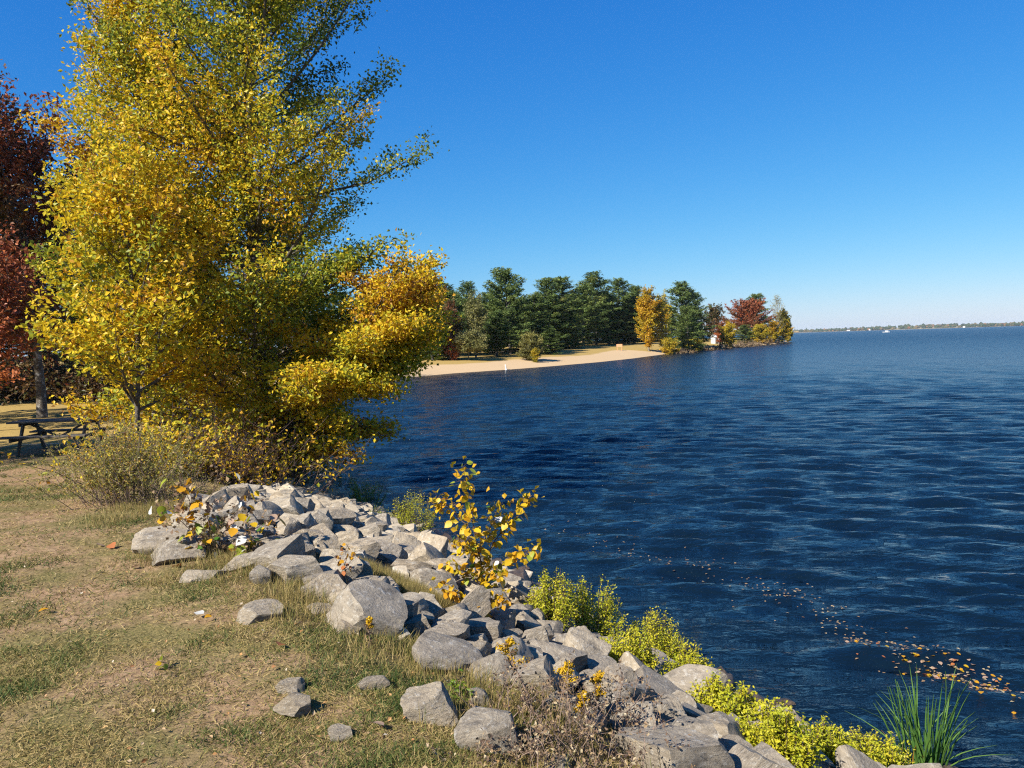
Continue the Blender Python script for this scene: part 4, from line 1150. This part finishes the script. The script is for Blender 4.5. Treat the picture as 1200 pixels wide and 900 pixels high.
# reed clump standing in the water
rg = np.random.default_rng(90)
bp = at(1085, 900, 5.95); bx_, by_ = bp.x, 5.95
e = empty('reed_clump', (bx_, by_, -.25)); tag(e, 'clump of tall green reed leaves standing in the water at the shore', 'reeds')
def blade_mesh(seed, L, w, droop, h):
    r_ = np.random.default_rng(seed); k = 9
    t = np.linspace(0, 1, k); y = droop * L * t ** 2.6; z = L * (t - .35 * droop * t ** 3)
    wd = w * np.clip(1.02 - t ** 2.2, .03, 1) * np.minimum(1, .5 + t * 2)
    v = np.concatenate([np.column_stack([-wd / 2, y, z]), np.column_stack([np.zeros(k), y + w * .25, z]), np.column_stack([wd / 2, y, z])])
    f = []
    for i in range(k - 1):
        f += [[i, k + i, k + i + 1, i + 1], [k + i, 2 * k + i, 2 * k + i + 1, k + i + 1]]
    me = np_mesh('blade', v, np.array(f), np.full(3 * k, h), True); me.materials.append(MAT['reed']); return me
BMs = [blade_mesh(i, L, w, dr, h) for i, (L, w, dr, h) in enumerate([(1.0, .024, .08, .2), (1.1, .022, .14, .4), (.92, .024, .05, .1), (1.05, .020, .25, .5), (.85, .022, .6, .55), (.8, .018, .85, .8), (.6, .018, .25, .95)])]
for i in range(74):
    o = obj('blade', BMs[int(rg.choice(7, p=[.22, .22, .2, .14, .1, .06, .06]))], None, e)
    a = rg.uniform(0, 6.283); q = rg.random() ** .5 * .15
    o.location = (math.cos(a) * q, math.sin(a) * q, 0); o.rotation_euler = (rg.normal() * .1, rg.normal() * .13, a - math.pi / 2 + rg.normal() * .7); o.scale = (1, 1, rg.uniform(.62, 1.02))

# ------------------------------------------------------------------ grass
gr = np.random.default_rng(55)
n = 800000
r_ = np.exp(gr.uniform(math.log(1.6), math.log(22), n)); a_ = gr.uniform(R(-62), R(22), n)
gx_, gy_ = r_ * np.sin(a_), r_ * np.cos(a_)
s_ = sdist(gx_, gy_)
def vnoise(x, y, seed, lo=-.1, hi=.75):
    q = np.random.default_rng(seed); o = 0
    for k in range(14):
        f = 10 ** q.uniform(lo, hi); an = q.uniform(0, 6.28); o = o + np.sin(f * (x * math.cos(an) + y * math.sin(an)) + q.uniform(0, 6.28)) / f ** .45
    return o
nz = vnoise(gx_, gy_, 3) * .75 + vnoise(gx_, gy_, 4, .6, 1.3) * .9; nh = vnoise(gx_, gy_, 9) * .8 + vnoise(gx_, gy_, 5, .7, 1.3) * 1.1
keep = (s_ > lawn_edge(gy_) - .35 + .1 * nz)
keep &= gr.random(n) < np.clip(.6 + .42 * nz, .05, 1)
keep &= gr.random(n) < np.clip(r_ / 2.2, .35, 1)
inrock = np.zeros(n, bool)
gx_, gy_, r_, nh, nz = gx_[keep], gy_[keep], r_[keep], nh[keep], nz[keep]
n = len(gx_); gz_ = terrain(gx_, gy_)
def blades(x, y, z, hgt, wid, hue, tilt):
    n = len(x); a = gr.uniform(0, 6.283, n); tl = np.clip(np.abs(gr.normal(tilt, .35, n)), 0, 1.45)
    d = np.column_stack([np.cos(a) * np.sin(tl), np.sin(a) * np.sin(tl), np.cos(tl)])
    w = np.column_stack([-np.sin(a), np.cos(a), np.zeros(n)]); tw = gr.uniform(0, 6.283, n)
    w = w * np.cos(tw)[:, None] + np.cross(d, w) * np.sin(tw)[:, None]
    p = np.column_stack([x, y, z - .004])
    v = np.stack([p - w * wid[:, None] * .5, p + w * wid[:, None] * .5, p + d * hgt[:, None]], 1).reshape(-1, 3)
    return v, np.arange(3 * n).reshape(n, 3), np.repeat(hue, 3)
hg = gr.uniform(.016, .044, n) * (1 + .28 * np.clip(nh, -1, 2)) * (1 + r_ / 40); wd = .0030 * (1 + r_ / 6)
hu = np.clip(.5 - .17 * nh + gr.normal(size=n) * .2, 0, 1)
grass = obj('lawn_grass', np_mesh('lawn_grass', *blades(gx_, gy_, gz_, hg, wd, hu, 1.0)), MAT['grass'])
n2_ = 280000
r2 = np.exp(gr.uniform(math.log(1.7), math.log(15), n2_)); a2 = gr.uniform(R(-60), R(20), n2_); x2, y2 = r2 * np.sin(a2), r2 * np.cos(a2)
k2 = (sdist(x2, y2) > lawn_edge(y2) - .3) & (gr.random(n2_) < np.clip(.7 + .3 * vnoise(x2, y2, 4, .6, 1.3), .15, 1)); x2, y2, r2 = x2[k2], y2[k2], r2[k2]; m2 = len(x2)
straw = obj('dead_grass', np_mesh('dead_grass', *blades(x2, y2, terrain(x2, y2) + .006, gr.uniform(.02, .06, m2), .0024 * (1 + r2 / 6), np.clip(gr.normal(.72, .2, m2), .1, 1), 1.32)), MAT['grass'])
tag(straw, 'flattened straw-coloured dead grass matted over the lawn', 'grass', kind='stuff')
tag(grass, 'short worn autumn grass, half green and half straw', 'grass', kind='stuff')
# longer dry tufts at the foot of the stones and in pockets of the bank
tx, ty = [], []
for a, b_, c in DRY:
    m = 2600; aa = gr.uniform(0, 6.28, m); q = np.sqrt(gr.random(m)) * c * 1.1; tx.append(a + q * np.cos(aa)); ty.append(b_ + q * np.sin(aa))
for k in range(150):
    y = gr.uniform(2.6, 9.5); xs = np.linspace(-8, 4, 600); ss = sdist(xs, np.full(600, y)); i = np.argmin(np.abs(ss - (lawn_edge(y) + gr.normal() * .28 + .1)))
    m = 130; tx.append(xs[i] + gr.normal(size=m) * .09); ty.append(y + gr.normal(size=m) * .09)
tx, ty = np.concatenate(tx), np.concatenate(ty); m = len(tx)
dg_ = obj('dry_grass', np_mesh('dry_grass', *blades(tx, ty, terrain(tx, ty), gr.uniform(.06, .15, m), np.full(m, .0042), np.clip(gr.normal(.66, .16, m), 0, 1), .4)), MAT['grass'])
tag(dg_, 'longer straw-coloured grass tufts among and beside the stones', 'grass', kind='stuff')

# ------------------------------------------------------------------ fallen leaves
for k, (px, py, key, sz, lb) in enumerate([(327, 763, 'leaf_rust', .07, 'rust-red fallen leaf curled on the lawn'), (239, 725, 'leaf_white', .07, 'white-backed fallen leaf lying in the grass by the speckled stone'),
        (248, 727, 'leaf_gold', .05, 'golden fallen leaf next to the white-backed one'), (129, 642, 'leaf_rust', .10, 'orange-brown fallen oak leaf before the long flat slab'), (112, 642, 'leaf_tan', .09, 'tan fallen leaf next to the orange-brown oak leaf'),
        (206, 667, 'leaf_rust', .09, 'reddish fallen leaf at the tip of the thin flat stone'), (164, 667, 'leaf_tan', .07, 'pale brown fallen leaf in front of the long flat slab'), (57, 718, 'leaf_gold', .07, 'yellow-brown fallen leaf on bare soil of the lawn'),
        (436, 855, 'leaf_tan', .07, 'pinkish tan curled leaf near the low buried stone')]):
    p = hit(px, py); o = obj('fallen_leaf', LM[key][k % 2]); o.location = (p.x, p.y, p.z + .03); o.scale = (sz, sz, sz * 1.3); o.rotation_euler = (.3 * math.sin(k), .35 * math.cos(k * 2), k * 1.3)
    tag(o, lb, 'leaf')
lq = np.random.default_rng(66); m = 900
rq = np.exp(lq.uniform(math.log(2.2), math.log(14), m)); aq = lq.uniform(R(-50), R(5), m); xq, yq = rq * np.sin(aq), rq * np.cos(aq)
kq = sdist(xq, yq) > lawn_edge(yq) - 1.2; xq, yq = xq[kq], yq[kq]
Pq = np.column_stack([xq, yq, terrain(xq, yq) + .022])
tag(obj('leaf_litter', np_mesh('leaf_litter', *leaves(Pq, .022, np.clip(lq.normal(.7, .25, len(Pq)), 0, 1), lq, 1.2, .7)), leaf_mat('leaf_litter', [(0, (.10, .05, .03)), (.5, (.30, .14, .05)), (.8, (.42, .24, .09)), (1, (.5, .42, .3))], .15)), 'small brown bits of fallen leaf scattered over the lawn', 'leaf litter', kind='stuff')
k = 0
lr = np.random.default_rng(14)
line = [(640, 612), (700, 632), (770, 660), (830, 672), (900, 690), (965, 712), (1000, 748), (1050, 762), (1105, 780), (1150, 800), (1215, 812)]
fl = []
for i in range(420):
    u = lr.random() ** .75 * (len(line) - 1); j = int(u); f = u - j
    px = line[j][0] + (line[j + 1][0] - line[j][0]) * f + lr.normal() * 16; py = line[j][1] + (line[j + 1][1] - line[j][1]) * f + lr.normal() * (6 if i % 3 else 13)
    v = ray(px, py); t = -CAM_H / v.z; fl.append((v.x * t, v.y * t))
for i in range(26):
    px, py = 1098 + lr.normal() * 15, 781 + lr.normal() * 5; v = ray(px, py); t = -CAM_H / v.z; fl.append((v.x * t, v.y * t))
fl.sort(key=lambda q: math.hypot(*q)); FV = []
for i, (x, y) in enumerate(fl):
    if i < 200 and i % 2 == 0:
        o = obj('floating_leaf', LM[('leaf_gold', 'leaf_tan', 'leaf_gold', 'leaf_tan', 'leaf_yellow', 'leaf_rust', 'leaf_tan')[i % 7]][i % 2]); s = lr.uniform(.028, .06)
        o.scale = (s, s, s); o.location = (x, y, water_z(x, y) + .012); o.rotation_euler = (lr.normal() * .12, lr.normal() * .12, lr.uniform(0, 6.28))
        tag(o, 'fallen leaf drifting on the lake in the leaf line off the bank', 'leaf', 'leaves drifting in a line on the lake')
    else:
        FV.append((x, y, water_z(x, y) + .012))
FV = np.array(FV)
tag(obj('drifting_litter', np_mesh('drifting_litter', *leaves(FV, .04, lr.random(len(FV)) * .6 + .4, lr, 4, .7)), MAT['dry_leaf']), 'scattered leaf litter floating on the lake', 'leaf litter', kind='stuff')

# ------------------------------------------------------------------ the air over the lake
bm = bmesh.new(); bmesh.ops.create_cube(bm, size=1.0, matrix=Matrix.Translation((0, 0, 16)) @ Matrix.Diagonal((24000, 24000, 40, 1)))
hme = bpy.data.meshes.new('haze'); bm.to_mesh(hme); bm.free()
hm, hnt, hout = new_mat('haze')
pv = hnt.nodes.new('ShaderNodeVolumePrincipled'); pv.inputs['Density'].default_value = 4.5e-5; pv.inputs['Color'].default_value = (.82, .9, 1.0, 1)
hnt.links.new(pv.outputs[0], hout.inputs['Volume'])
tag(obj('haze', hme, hm), 'thin blue haze over the lake', 'haze', kind='stuff')
